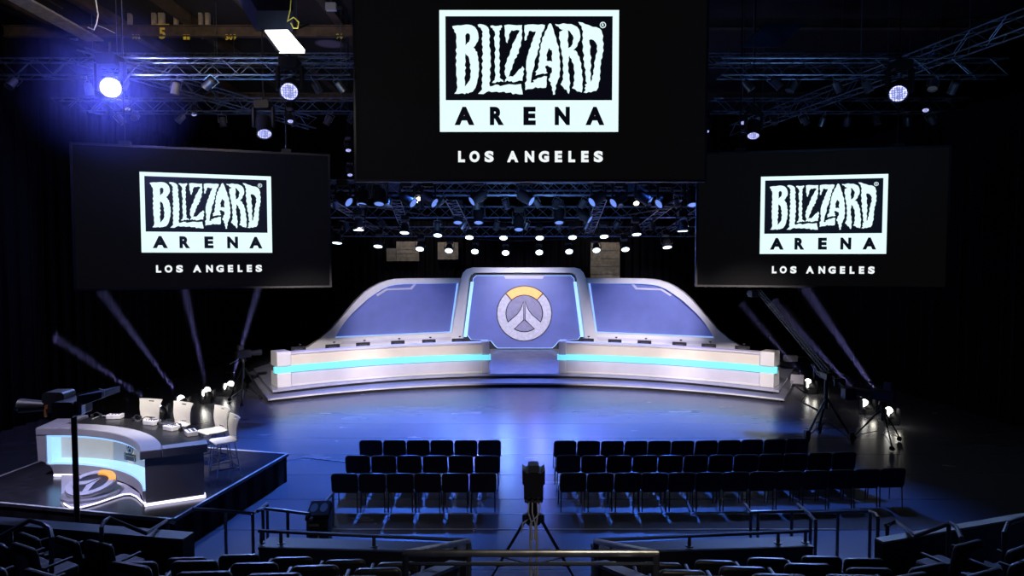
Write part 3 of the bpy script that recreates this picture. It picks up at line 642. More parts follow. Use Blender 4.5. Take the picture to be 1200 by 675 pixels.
for nm, P in TOPS.items():
    ctr = P[len(P)//2].copy(); t = thing('lamp_bar', 'curved pipe carrying the %s row of glowing stage lamps' % nm, 'pipe', ctr, 0, 'curved lamp pipes')
    MB().tube(P, .03, 6).build('pipe', 'black_metal', t, world=True)
    for q in (P[1], P[len(P)//2], P[-2]): MB().tube([q, (q.x, q.y, 13.95)], .012, 5).build('drop_wire', 'black_metal', t, world=True)
MOV = {}
def moving(label, p, tgt, kind, s=1., group='moving lights in the rig', hang=0):
    """moving head: upright yoke and base hung above, tilted head with the lens at its front end"""
    p = Vector(p); d = (Vector(tgt)-p).normalized()
    t = thing('moving_light', label, 'stage lamp', p, 0, group); t.scale = (s,)*3
    if kind not in MOV:
        a = MB().lathe([(.10, -.28), (.18, -.2), (.2, .0), (.17, .12), (.19, .3), (.165, .31), (.16, .27)], 18).build('lamp_head', 'black_plastic')
        if kind == 'lens_violet': l = MB().lathe([(.16, .275), (.155, .29), (.0, .31)], 18)
        else: l = MB().lathe([(.16, .275), (.155, .29), (.0, .31)], 18)
        l = l.build('lens', kind)
        m = MB().rbox((0, 0, .50), (.36, .30, .20), .04)
        for x in (-.24, .24): m.rbox((x, 0, .2), (.05, .14, .5), .03, 'X')
        m.tube([(0, 0, .6), (0, 0, .85)], .025, 6)
        MOV[kind] = (a, l, m.build('yoke_and_base', 'black_metal')); new = True
    else: new = False
    q = d.to_track_quat('Z', 'Y').to_euler()
    for k, src in enumerate(MOV[kind]):
        o = src if new else src.copy()
        if not new: COL.objects.link(o)
        o.parent = t
        if k < 2: o.rotation_euler = q
    if hang: MB().tube([(0, 0, .6), (0, 0, (hang-p.z)/s)], .02, 6).build('hanging_pipe', 'black_metal', t)
    return t
mv = [(402, 232, 1), (425, 231, 0), (445, 230, 0), (477, 233, 1), (502, 233, 1), (537, 253, 0), (561, 253, 0), (561, 231, -1), (615, 231, 1), (608, 261, 0), (655, 253, 0), (684, 253, 1), (701, 232, -1), (726, 233, -1), (753, 231, 1), (779, 234, -1), (811, 231, 0)]
for i, (px, py, s) in enumerate(mv):
    Y = 23.62 if py < 240 else 27.12
    p = atY(px, py, Y)
    tgt = (p.x+s*2.2, p.y-1.1, p.z-(1.5 if s else 2.4))
    moving('moving light with pale blue lens below the centre screen, %s from the left, %s row' % (ORD[i], 'upper' if py < 240 else 'lower'), p, tgt, 'lens_sheen', 1.05)
# other lamps seen at the sides
HALO = atY(130, 103, 18.15)
moving('big white round lamp with a wide blue halo, upper left', HALO, (-.5, 0, 5.6), 'lens_hot', 1.45, 'round wash lamps at the sides')
moving('round lamp with a dotted white face on the left truss beside the centre screen', atY(340, 104, 18.18), (-3, 6, 4), 'lens_violet', 1.35, 'round wash lamps at the sides')
moving('round lamp hanging below the left truss, tilted down, above the left screen', atY(309, 147, 20), (-4.6, 14, 0), 'lens_violet', 1.2, 'round wash lamps at the sides', hang=13.95)
moving('round lamp with a bright white face on the right truss', atY(1054, 106, 18.18), (2, 6, 3), 'lens_violet', 1.3, 'round wash lamps at the sides')
moving('lamp hanging tilted down at the right beside the centre screen', atY(883, 150, 22), (6, 17, 0), 'lens_violet', 1.1, 'round wash lamps at the sides', hang=13.95)
for i, (px, py, Y) in enumerate(((149, 124, 24), (227, 130, 24), (340, 138, 23), (410, 201, 25), (408, 172, 24), (828, 150, 24), (871, 140, 24), (1085, 125, 22))):
    p = atY(px, py, Y); moving('small distant lamp glowing above the screens, %s from the left' % ORD[i], p, (p.x*.8, p.y-4, p.z-7), 'lens_violet', .55, 'small distant lamps', hang=13.95)
moving('warm yellow lamp under the centre screen, left of the middle', atY(491, 234, 24.4), (-1, 6, 4), 'lens_warm', .7, 'warm lamps in the rig', hang=13.95)
moving('dim warm lamp under the centre screen, right of the middle', atY(745, 235, 24.4), (4.4, 20, 3.5), 'lens_warm', .6, 'warm lamps in the rig', hang=13.95)
# dark lamp clusters with small glints on the trusses
def make_par(kind):
    t = thing('par_can', '', 'stage lamp')
    mt = Matrix.Translation((0, 0, -.5))
    MB().lathe([(.06, .3), (.10, .26), (.11, .0), (.12, -.03), (.105, -.03), (.10, .0)], 12, mt).build('can', kind, t)
    MB().tube([(-.14, 0, -.4), (-.14, 0, -.14), (.14, 0, -.14), (.14, 0, -.4)], .012, 5).tube([(0, 0, -.14), (0, 0, 0)], .015, 5).build('bracket', 'alu', t)
    return t
putpar = placer(make_par, 'par_can')
random.seed(11)
for side, xs in (('left', [-15.4, -14.3, -13.4, -11.6, -10.4, -9.1, -8.0, -6.4, -5.5, -4.9]), ('right', [6.2, 6.9, 7.8, 8.7, 9.5, 10.4, 11.5, 12.2])):
    for i, x in enumerate(xs):
        for nm, Y, z in (('nearer', 18.375, TZ-.225), ('farther', 23.375, 10.45-.225)):
            if nm == 'farther' and side == 'right': x2 = x+2.2
            elif nm == 'farther': x2 = x*.97
            else: x2 = x
            putpar('small can lamp under the %s %s truss, %s from the %s' % (nm, side, ORD[i], 'left'), (x2, Y, z), rot=(random.uniform(-.7, .7), random.uniform(-.7, .7), random.uniform(-1, 1)), group='can lamps along the side trusses', key='gunmetal' if i % 3 else 'alu')
for i in range(14):
    x = -6.3+i*1.0
    putpar('small can lamp hung on the first stage truss under the screen, %s from the left' % ORD[i], (x, 23.775, 7.6-.225), rot=(random.uniform(-.6, .6), random.uniform(-.6, .6), random.uniform(-1, 1)), group='can lamps in the stage rig', key='gunmetal' if i % 2 else 'alu')
for i in range(12):
    x = -6.8+i*1.25
    putpar('small can lamp hung on the second stage truss behind the screen, %s from the left' % ORD[i], (x, 27.275, 7.0-.225), rot=(random.uniform(-.6, .6), random.uniform(-.6, .6), random.uniform(-1, 1)), group='can lamps in the stage rig', key='gunmetal' if i % 2 else 'alu')
# fill spots without lamps, added to brighten the trusses (blue wash caught by the aluminium)
for x, y, z, tx, ty, tz, pw in ((-9, 14, 6.5, -9, 22, 11, 330), (9.5, 14, 6.5, 9.5, 22, 11, 260), (.5, 20.5, 4.5, .5, 27, 7.4, 1000)):
    spot('added_truss_fill', (x, y, z), (tx, ty, tz), pw, (.25, .5, 1), 95, .8, .3)

# ------------------------------------------------------------------ ceiling: beams with yellow numbers, work light, hoods, cables
bt = [((-18, 24, 13.15), (-3.5, 24, 13.15), .35, 'deep brown ceiling beam with yellow numbers, upper left'), ((-18, 34, 13.2), (18, 34, 13.2), .4, 'far brown ceiling beam crossing the whole hall'),
      ((5.5, 24, 13.4), (18, 24, 13.4), .3, 'brown ceiling beam at the upper right above the trusses')]
for a, c, h, lab in bt:
    t = thing('ceiling_beam', lab, 'beam', ((a[0]+c[0])/2, a[1], a[2]), 0, 'ceiling beams')
    L = c[0]-a[0]; m = MB().box((0, 0, 0), (L, .03, h)).box((0, 0, -h/2), (L, .25, .03)).box((0, 0, h/2), (L, .25, .03)); m.build('web_and_flanges', 'steel_brown', t, smooth=False)
    if 'yellow' in lab:
        for txt, px, py, hh in (('5', 191, 39, 13), ('309', 271, 43.5, 6.5), ('11', 219, 43.5, 6), ('96', 398, 42.5, 6), ('302', 160, 43, 5)):
            m = MB(); p = atY(px, py, 23.97); s = hh*24/780
            for k, ch in enumerate(txt):
                x0 = p.x-t.location.x-(len(txt)*.68*s)/2+k*.68*s
                put_glyph(m, ch, x0, x0+.56*s, p.z-s/2-t.location.z, p.z+s/2-t.location.z, lambda u, v: Vector((u, -.035, v)), .03)
            if txt == '5': m.box((p.x-t.location.x, -.03, p.z+s*.75-t.location.z), (.45, .01, .05))
            m.build('yellow_number', 'yellow', t, smooth=False)
for i in range(5):
    x = -17+i*2.7
    tag(MB().box((x, 21, 13.7), (.12, 28, .35)).box((x, 21, 13.5), (.3, 28, .03)).build('roof_joist', 'steel_brown', smooth=False), 'brown roof joist running to the back, %s from the left wall' % ORD[i], 'joist', 'roof joists')
def boards(label, p0, p1, n, w=.5, ln=3.2):
    t = thing('catwalk', label, 'catwalk', p0, 0, 'catwalks under the roof'); a = Vector(p0); d = Vector(p1)-a
    for i in range(n):
        MB().box(d*(i/n), (w, ln*.9, .06)).build('catwalk_board', 'board', t, smooth=False)
    MB().tube([(0, -1.5, .9), (d.x, d.y-1.5, d.z+.9)], .03, 6).tube([(0, -1.5, .5), (d.x, d.y-1.5, d.z+.5)], .02, 6).build('handrail', 'steel_brown', t)
boards('row of pale grey-brown catwalk boards near the left ceiling corner', atY(28, 2, 19.5), atY(108, 46, 23.5), 9, .62, 1.1)
for i, (x0, x1, y0, y1) in enumerate(((178, 183, 12, 40), (186, 193, 14, 38), (204, 208, 12, 40), (233, 237, 12, 44), (241, 246, 10, 42), (150, 154, 16, 34), (82, 90, 28, 46), (215, 218, 8, 36))):
    p, q = atY(x0, y0, 24.6), atY(x1, y1, 24.6)
    o = MB().box((0, 0, 0), (q.x-p.x, .12, p.z-q.z)).box((0, .1, 0), ((q.x-p.x)*.5, .12, p.z-q.z)).build('ceiling_strut', 'board', smooth=False); o.location = (p+q)/2
    tag(o, 'pale upright strut behind the yellow-numbered beam, %s' % ['just left of the 5', 'right behind the 5', 'right edge of the 5', 'left of the 309', 'above the 309', 'far left of the 5', 'beside the catwalk boards', 'between the 5 and the 309'][i], 'strut', 'struts under the left ceiling')
# fluorescent work light with dark hood
wp = [atY(310, 39, 15.2), atY(337, 38.5, 15.2), atY(357, 62.5, 13.9), atY(327, 62.5, 13.9)]
c0 = sum(wp, Vector())/4
t = thing('work_light', 'rectangular white fluorescent work light hanging under the left ceiling', 'work light', c0)
m = MB(); vs = [p-c0 for p in wp]; m.add(vs+[v+Vector((0, .02, .08)) for v in vs], [(0, 1, 2, 3), (7, 6, 5, 4), (0, 4, 5, 1), (1, 5, 6, 2), (2, 6, 7, 3), (3, 7, 4, 0)]); m.build('light_panel', 'tube_white', t, smooth=False)
hd = [atY(300, 37, 15.3), atY(343, 37, 15.3), atY(336, -12, 17.0), atY(272, -12, 17.0)]
m = MB(); vs = [p-c0 for p in hd]; m.add(vs+[v+Vector((0, .1, .5)) for v in vs], [(0, 1, 2, 3), (7, 6, 5, 4), (0, 4, 5, 1), (1, 5, 6, 2), (2, 6, 7, 3), (3, 7, 4, 0)]); m.build('dark_hood', 'hood_blue', t, smooth=False)
q = [p-c0 for p in wp]
MB().tube([q[3]+Vector((0, 0, .02)), q[0]+Vector((0, 0, .02)), q[0]+Vector((-.5, 1.2, .5))], .03, 6).tube([q[1], q[1]+Vector((.1, 1.2, .6))], .03, 6).build('hanger_arm', 'black_metal', t)
spot('work_light_glow', c0-Vector((0, 0, .05)), c0+Vector((-.5, 3, 2.0)), 70, (1, .88, .72), 170, .9, .3, parent=t)
for lab, pts, Y in (('dark blue slanted sound baffle under the upper right ceiling', [(898, 26), (946, 26), (914, 55), (870, 55)], 21), ('blue flag panel above the stage rig, left, just under the centre screen', [(443, 208), (467, 208), (467, 225), (447, 225)], 26), ('blue slanted flag panel above the stage rig, right, just under the centre screen', [(742, 208), (763, 208), (752, 225), (733, 225)], 26)):
    V = [atY(x, y, Y) for x, y in pts]; c = sum(V, Vector())/4; m = MB()
    m.add([v-c for v in V]+[v-c+Vector((0, .12, .02)) for v in V], [(0, 1, 2, 3), (7, 6, 5, 4), (0, 4, 5, 1), (1, 5, 6, 2), (2, 6, 7, 3), (3, 7, 4, 0)])
    o = m.build('sound_baffle', 'hood_blue', smooth=False); o.location = c; tag(o, lab, 'baffle', 'blue panels in the rig')
def cable(label, pts, Y, m, r=.02, nm='cable'):
    P = [atY(x, y, Y) for x, y in pts]; tag(MB().tube(P, r, 6).build(nm, m), label, 'cable', 'loose cables')
cable('white cable hanging from the ceiling above the halo lamp', [(111, -10), (113, 5), (115, 17), (113, 28), (110, 35), (103, 32)], 17, 'cable_white', .015)
cable('thin grey cable end pointing right above the halo lamp', [(115, 30), (125, 34), (135, 39)], 17, 'cable_white', .008)
cable('yellow-green cable looped beside the work light', [(342, -10), (340, 12), (337, 25), (344, 20), (350, 26), (349, 33), (344, 33), (341, 27)], 15, 'cable_yellow', .015)
# pale fixture plate at top beside the centre screen
p = atY(388, 8, 18)
t = thing('junction_box', 'small pale junction box at the top beside the centre screen', 'junction box', p)
MB().rbox((0, 0, 0), (.28, .12, .2), .02).build('box', 'white_plastic', t); MB().box((.2, .02, -.02), (.16, .05, .08)).tube([(0, 0, .1), (0, 0, 1.2)], .02, 6).build('bracket', 'alu', t)

# ------------------------------------------------------------------ haze: real scattering air where the photo shows it
def haze_mat(name, dens, col=(.8, .85, 1), aniso=.2):
    m = bpy.data.materials.new(name); m.use_nodes = True; nt = m.node_tree; nt.nodes.remove(nt.nodes['Principled BSDF'])
    v = nt.nodes.new('ShaderNodeVolumeScatter'); v.inputs['Color'].default_value = (*col, 1); v.inputs['Density'].default_value = dens; v.inputs['Anisotropy'].default_value = aniso
    nt.links.new(v.outputs[0], nt.nodes['Material Output'].inputs['Volume']); return m
M['haze'] = haze_mat('beam_haze', .05)
M['haze_ball'] = haze_mat('lamp_haze', .03, (.25, .3, 1), 0)
def ball_falloff():
    nt = M['haze_ball'].node_tree; v = [n for n in nt.nodes if n.type == 'VOLUME_SCATTER'][0]; tc = nt.nodes.new('ShaderNodeTexCoord')
    l = nt.nodes.new('ShaderNodeVectorMath'); l.operation = 'LENGTH'; nt.links.new(tc.outputs['Object'], l.inputs[0])
    r = nt.nodes.new('ShaderNodeMapRange'); r.interpolation_type = 'SMOOTHSTEP'; r.inputs[1].default_value = 0; r.inputs[2].default_value = 2.4; r.inputs[3].default_value = .10; r.inputs[4].default_value = 0
    nt.links.new(l.outputs['Value'], r.inputs[0]); nt.links.new(r.outputs[0], v.inputs['Density'])
ball_falloff()
hl = HALO+(Vector((0, 0, 5))-HALO).normalized()*.75
o = MB().sphere((0, 0, 0), 2.4, 24).build('haze', 'haze_ball'); o.location = hl; tag(o, 'blue haze glowing around the big lamp at the upper left', 'haze', kind='stuff')
l = bpy.data.lights.new('halo_lamp_light', 'POINT'); l.energy = 480; l.color = (.30, .30, 1); l.shadow_soft_size = .1
lo = bpy.data.objects.new('halo_lamp_light', l); COL.objects.link(lo); lo.location = hl

def make_uplight(kind):
    t = thing('floor_uplight', '', 'uplight')
    MB().rbox((0, 0, .09), (.36, .36, .18), .05, 'Z').build('base', 'black_plastic', t)
    m = MB()
    for x in (-.21, .21): m.rbox((x, 0, .3), (.05, .14, .36), .03, 'X')
    m.box((0, 0, .19), (.46, .14, .03))
    m.build('yoke', 'black_plastic', t)
    return t
putup = placer(make_uplight, 'floor_uplight')
UP = [('left', (189.8, 481), (-30, 330), 21.1, 250), ('left', (215, 471), (118, 340), 22.2, 300), ('left', (244, 462), (214, 330), 23.4, 330), ('left', (269, 454.5), (305, 330), 24.6, 330),
      ('right', (950, 451), (868, 355), 25.0, 150), ('right', (1017, 476), (905, 352), 21.7, 260), ('right', (1045, 486), (938, 330), 20.4, 340)]
for i, (side, a, c, Y, pw) in enumerate(UP):
    p = atY(a[0], a[1], Y); q = atY(c[0], c[1], Y+1.0); d = (q-p).normalized()
    base = Vector((p.x, p.y, 0))
    nm = ['farthest left, half hidden behind the second white stool', 'second from the left, behind the white stools', 'third from the left, just right of the white stools', 'nearest the left stage corner', 'nearest the right stage corner', 'in the middle of the right three', 'outermost of the right three'][i]
    t = putup('small bright floor uplight %s' % nm, base, group='floor uplights with beams', key='u')
    hd = MB(); R = d.to_track_quat('Z', 'Y').to_matrix().to_4x4()
    bpy.context.view_layer.update()
    hp = Vector((0, 0, p.z))
    h = MB().lathe([(.09, -.2), (.13, -.15), (.14, .08), (.11, .08)], 16, Matrix.Translation(hp) @ R).build('lamp_head', 'black_plastic', t)
    # the lens bulges out of the head so that its side shows
    MB().sphere(hp+d*.15, .11, 14).build('lens', 'lens_up', t)
    if p.z > .5: MB().tube([(0, 0, .1), (0, 0, p.z)], .03).build('post', 'black_metal', t)
    spot('uplight_beam', p+d*.30, p+d*5, pw*30, (.44, .40, 1), 5, .6, .05, parent=t)
    L = (q-p).length
    R3 = d.to_track_quat('Z', 'Y').to_matrix().to_4x4()
    m = MB().lathe([(.07, .25), (.09+.048*L, L)], 20, Matrix.Translation(p) @ R3).build('haze_beam', 'haze')
    tag(m, 'thin beam of lit haze rising from the uplight %s' % nm, 'haze beam', 'beams of haze', kind='stuff')
    l = bpy.data.lights.new('uplight_spill', 'POINT'); l.energy = 2.5; l.color = (1, .95, .82); l.shadow_soft_size = .08
    lo = bpy.data.objects.new('uplight_spill', l); COL.objects.link(lo); lo.location = p+Vector((0, -.35, .05))
# ------------------------------------------------------------------ audience chairs on the floor
def make_chair(kind):
    t = thing('banquet_chair', '', 'chair')
    R = Matrix.Rotation(math.radians(-11), 3, 'X')
    # seen from behind: +Y is the way the sitter looks
    MB().rbox((0, .02, .455), (.46, .44, .07), .09, 'Z').build('seat', 'fabric', t, bevel=.02)
    bk = MB(); bk.rbox((0, -.235, .625), (.525, .045, .41), .07, 'Y', rot=Matrix.Rotation(math.radians(9), 3, 'X')); bk.build('backrest', 'fabric', t, bevel=.015)
    fr = MB(); a = math.radians(9)
    hh, ww = .205, .264
    lp = []
    for cx, cz, a0 in ((ww-.07, hh-.07, 0), (-ww+.07, hh-.07, 90), (-ww+.07, -hh+.07, 180), (ww-.07, -hh+.07, 270)):
        for k in range(4):
            q = math.radians(a0+30*k); lp.append(Vector((cx+.07*math.cos(q), 0, cz+.07*math.sin(q))))
    rot = Matrix.Rotation(a, 3, 'X')
    fr.tube([rot @ v + Vector((0, -.235, .625)) for v in lp], .011, 6, closed=True)
    fr.build('back_frame', 'black_metal', t)
    for x in (-.235, .235):
        MB().tube([(x, -.215, .47), (x, -.20, .40), (x*1.03, -.215, .01)], .012, 6).build('leg', 'black_metal', t)
        MB().tube([(x, .19, .43), (x*1.03, .22, .01)], .012, 6).build('leg', 'black_metal', t)
    MB().tube([(-.225, -.2, .42), (.225, -.2, .42), (.225, .2, .42), (-.225, .2, .42)], .011, 6, closed=True).build('seat_frame', 'black_metal', t)
    MB().box((.262, -.08, .40), (.07, .02, .035)).build('row_link', 'chrome', t)
    return t
putchair = placer(make_chair, 'banquet_chair')
def chair_row(n, L, Rp, label, group):
    """L, Rp: pixels of the top centre of the first and last chair"""
    a, c = atZ(L[0], L[1], .83), atZ(Rp[0], Rp[1], .83)
    for i in range(n):
        f = i/(n-1); p = a+(c-a)*f; side = -1 if (a.x < 0) else 1
        bow = (.10 if n > 6 else 0)*4*f*(1-f)
        rz = math.atan2(c.y-a.y, c.x-a.x)
        putchair(label % ORD[i], (p.x, p.y+.26-bow, 0), rz+random.uniform(-.025, .025), group=group, key='c')
chair_row(6, (434, 516), (573.5, 516), 'black padded chair in the left block, row nearest the stage, %s from the left', 'chairs of the left block')
chair_row(6, (419, 534), (570.5, 534), 'black padded chair in the left block, middle row, %s from the left', 'chairs of the left block')
chair_row(6, (403.5, 555), (565.5, 554.5), 'black padded chair in the left block, row nearest the camera, %s from the left', 'chairs of the left block')
chair_row(11, (662, 516.5), (934, 514), 'black padded chair in the right block, row nearest the stage, %s from the aisle', 'chairs of the right block')
chair_row(12, (665.5, 533.5), (989, 530), 'black padded chair in the right block, middle row, %s from the aisle', 'chairs of the right block')
chair_row(13, (671, 554), (1046, 549), 'black padded chair in the right block, row nearest the camera, %s from the aisle', 'chairs of the right block')

# ------------------------------------------------------------------ host platform and desk at the left
PZ = .65
A_, B_, C_, D_ = Vector((-5.15, 15.15)), Vector((-10.3, 16.35)), Vector((-10.75, 12.35)), Vector((-5.85, 11.3))
t = thing('host_platform', 'low black platform with white edge tape carrying the grey host desk', 'platform', (-8, 13.8, 0))
ply = [A_, B_, C_, D_]
MB().prism([[(v.x, v.y) for v in ply]], lambda u, v, w: Vector((u, v, w)), PZ-.06, PZ).build('platform_top', mat('glossy_dark_deck', (.03, .03, .04), .22, vary=.3), t, world=True, smooth=False)
c = sum(ply, Vector((0, 0)))/4; ins = [c+(v-c)*.985 for v in ply]
MB().prism([[(v.x, v.y) for v in ins]], lambda u, v, w: Vector((u, v, w)), 0, PZ-.06).build('skirt', 'curtain', t, world=True, smooth=False)
m = MB()
for i in range(4):
    p, q = ply[i], ply[(i+1) % 4]; n = (q-p).normalized(); n = Vector((n.y, -n.x)); 
    if (c-p).dot(n) < 0: n = -n
    m.prism([[(p.x, p.y), (q.x, q.y), (q+n*.045).to_tuple(), (p+n*.045).to_tuple()]], lambda u, v, w: Vector((u, v, w)), PZ, PZ+.006)
m.build('edge_tape', 'tape', t, world=True, smooth=False)

QC = Vector((-9.4, 10.5))
def pol(R, deg, z): return Vector((QC.x+R*math.cos(math.radians(deg)), QC.y+R*math.sin(math.radians(deg)), z))
def sector(R0, R1, a0, a1, z0, z1, n=26, mb=None):
    lp = [(R1, a0+(a1-a0)*i/n) for i in range(n+1)]+[(R0, a1+(a0-a1)*i/n) for i in range(n+1)]
    return (mb or MB()).prism([lp], lambda r, a, w: pol(r, a, w), z0, z1)
A0, A1 = 27.5, 95.
t = thing('host_desk', 'large curved grey host desk with glowing cyan opening, on the left platform', 'desk', (-7.9, 13.2, PZ))
H0, H1 = PZ+.87, PZ+1.03
sector(3.0, 3.36, A0-1, A1+2, H0, H1).build('top_rim', 'grey_desk', t, world=True, bevel=.02)
sector(3.36, 4.12, A0-1, A0+3.5, H0, H1).build('end_top', 'grey_desk', t, world=True, bevel=.02)
sector(3.36, 4.12, A1-5, A1+2, H0, H1).build('end_top', 'grey_desk', t, world=True, bevel=.02)
sector(3.36, 4.08, A0+3.5, A1-5, H0, H1-.05).build('counter', 'mat_black', t, world=True)
sector(3.08, 4.05, A0-.5, A0+1.2, PZ+.05, H0).build('end_panel', 'grey_desk', t, world=True)
sector(3.05, 4.07, A0-.6, A0+1.4, PZ+.005, PZ+.055).build('foot_light', 'white_strip', t, world=True)
# left end block with a rounded foot
m = MB(); n = 10
lp = [(97, H0), (96.6, PZ+.34)]+[(96.6-5.6*math.sin(k*PI/2/7), PZ+.34-.28*(1-math.cos(k*PI/2/7))) for k in range(1, 8)]+[(91, PZ+.26), (93.5, PZ+.26), (93.5, H0)]
m.prism([lp], lambda a, z, w: pol(w, a, z), 3.02, 3.95); m.build('end_block', 'grey_desk', t, world=True, bevel=.015)
sector(3.03, 3.10, A0+1.2, 91, PZ+.06, PZ+.26).build('lower_fascia', 'grey_desk', t, world=True)
sector(3.10, 3.40, A0+1.2, 91, PZ+.06, PZ+.24).build('inner_ledge', 'grey_desk', t, world=True)
sector(3.04, 3.38, A0+1.2, 93.4, PZ+.262, PZ+.30).build('glowing_ledge', 'ice', t, world=True)
sector(3.05, 3.10, A0+1.4, 93.4, H0-.045, H0-.005).build('glowing_top_edge', 'ice', t, world=True)
sector(3.05, 3.36, 91.8, 93.4, PZ+.30, H0-.05).build('glowing_side', 'ice', t, world=True)
sector(3.38, 3.46, A0+1.2, 93.5, PZ+.06, H0).build('back_wall', 'grey_desk', t, world=True)
o = sector(3.34, 3.375, 71, 91.6, PZ+.31, H0-.06).build('glow_panel', 'glow_cream', t, world=True)
o = sector(3.35, 3.375, 33, 70.6, PZ+.31, H0-.06).build('badge_panel', 'glow_grey', t, world=True)
sector(3.02, 3.07, 82, 91, PZ+.012, PZ+.05).build('foot_light', 'white_strip', t, world=True)
# badge: small round emblem over a two-line plate
def bdg(u, v, w):                    # u metres along, v metres up, from the badge centre
    a = 61.5-math.degrees(u/3.34); return pol(3.345-w, a, PZ+.48+v)
circ = lambda r, cx=0, cy=0, n=24: [(cx+r*math.cos(2*PI*k/n), cy+r*math.sin(2*PI*k/n)) for k in range(n)]
bo = MB().prism([[(-.10, -.13), (0, -.24), (.10, -.13), (.13, .02), (.10, .12), (-.10, .12), (-.13, .02)]], bdg, 0, .008).build('badge', 'glow_cream', t, world=True)
m = MB().prism([[(-.19, -.11), (.19, -.11), (.19, -.02), (-.19, -.02)]], bdg, .008, .014).prism([[(-.19, -.01), (.19, -.01), (.19, .035), (-.19, .035)]], bdg, .008, .014)
m.prism([circ(.115, 0, .14)], bdg, .008, .012); m.v = [v-t.location for v in m.v]; m.build('badge_plate', 'riser', bo)
m = MB(); m.prism([circ(.10, 0, .14), circ(.07, 0, .14)[::-1]], bdg, .012, .018)
m.prism([[(-.008, .19), (-.008, .14), (-.055, .09), (-.065, .105)]], bdg, .012, .018).prism([[(.008, .19), (.065, .105), (.055, .09), (.008, .14)]], bdg, .012, .018)
x = -.17
for txt, y0, y1, w in (('CONTENDERS', -.095, -.035, .034), ('OVERWATCH', 0, .027, .0378)):
    for k, ch in enumerate(txt): put_glyph(m, ch, x+k*w+.003, x+(k+1)*w-.006, y0, y1, lambda u, v: bdg(u, v, .017), .02)
m.v = [v-t.location for v in m.v]; m.build('badge_lettering', 'white_paint', bo, smooth=False)

# glowing base plate in front and the lying round emblem
gp = [atZ(x, y, PZ+.05) for x, y in [(72, 583), (76, 590), (83, 594), (95, 593.5), (114, 588.5), (130, 583), (145, 578.2), (153, 577.8), (160, 581), (166, 586.5), (170.5, 592)]]
back = [pol(3.03, a, PZ) for a in (27, 40, 55, 70, 80, 88)]
lp = [(p.x, p.y) for p in gp]+[(p.x, p.y) for p in back]
t2 = thing('base_plate', 'pale floor plate with a glowing white rim in front of the host desk', 'floor plate', (-7.8, 12.6, PZ))
MB().prism([lp], lambda u, v, w: Vector((u, v, w)), PZ+.008, PZ+.045).build('plate', 'lavender', t2, world=True, smooth=False)
m = MB().tube([p+Vector((0, 0, -.015)) for p in gp], .013, 8); m.build('rim_light', 'white_strip', t2, world=True)
dc = atZ(107, 573, PZ+.15)
t3 = thing('emblem_disc', 'thick round floor emblem with an amber segment lying before the host desk', 'emblem', (dc.x, dc.y, PZ+.047), 0)
t3.scale = (.82, .82, .82); t3.rotation_euler = (0, 0, math.radians(-34))
MB().lathe([(.60, 0), (.60, .06), (.56, .08), (.54, .08)], 40).build('disc_base', 'grey_desk', t3)
tilt = Matrix.Translation((0, 0, .24)) @ Matrix.Rotation(math.radians(15), 4, (math.cos(math.radians(34)), math.sin(math.radians(34)), 0))
T = lambda u, v, w: tilt @ Vector((u, v, w))
MB().lathe([(.50, -.13), (.52, -.02), (.5, 0)], 40, tilt).build('disc_body', 'grey_desk', t3)
MB().lathe([(.36, 0), (.355, .01)], 40, tilt).build('inner_disc', 'gunmetal', t3)
def rs(a0, a1, ro, ri, n=24):
    f = lambda r, a: (r*math.cos(math.radians(a)), r*math.sin(math.radians(a)))
    return [f(ro, a0+(a1-a0)*i/n) for i in range(n+1)]+[f(ri, a1+(a0-a1)*i/n) for i in range(n+1)]
MB().prism([rs(133, 407, .5, .36)], T, 0, .05).build('silver_ring', 'silver', t3)
MB().prism([rs(48, 132, .5, .36)], T, 0, .055).build('amber_arc', 'amber', t3)
for s in (1, -1):
    pl = [(-.02, .22), (-.06, .12), (-.12, .02), (-.30, -.2), (-.22, -.29), (-.02, -.10)]
    pl = [(x*s, y) for x, y in pl]
    MB().prism([pl if s > 0 else pl[::-1]], T, .01, .05).build('emblem_leg', 'silver', t3)

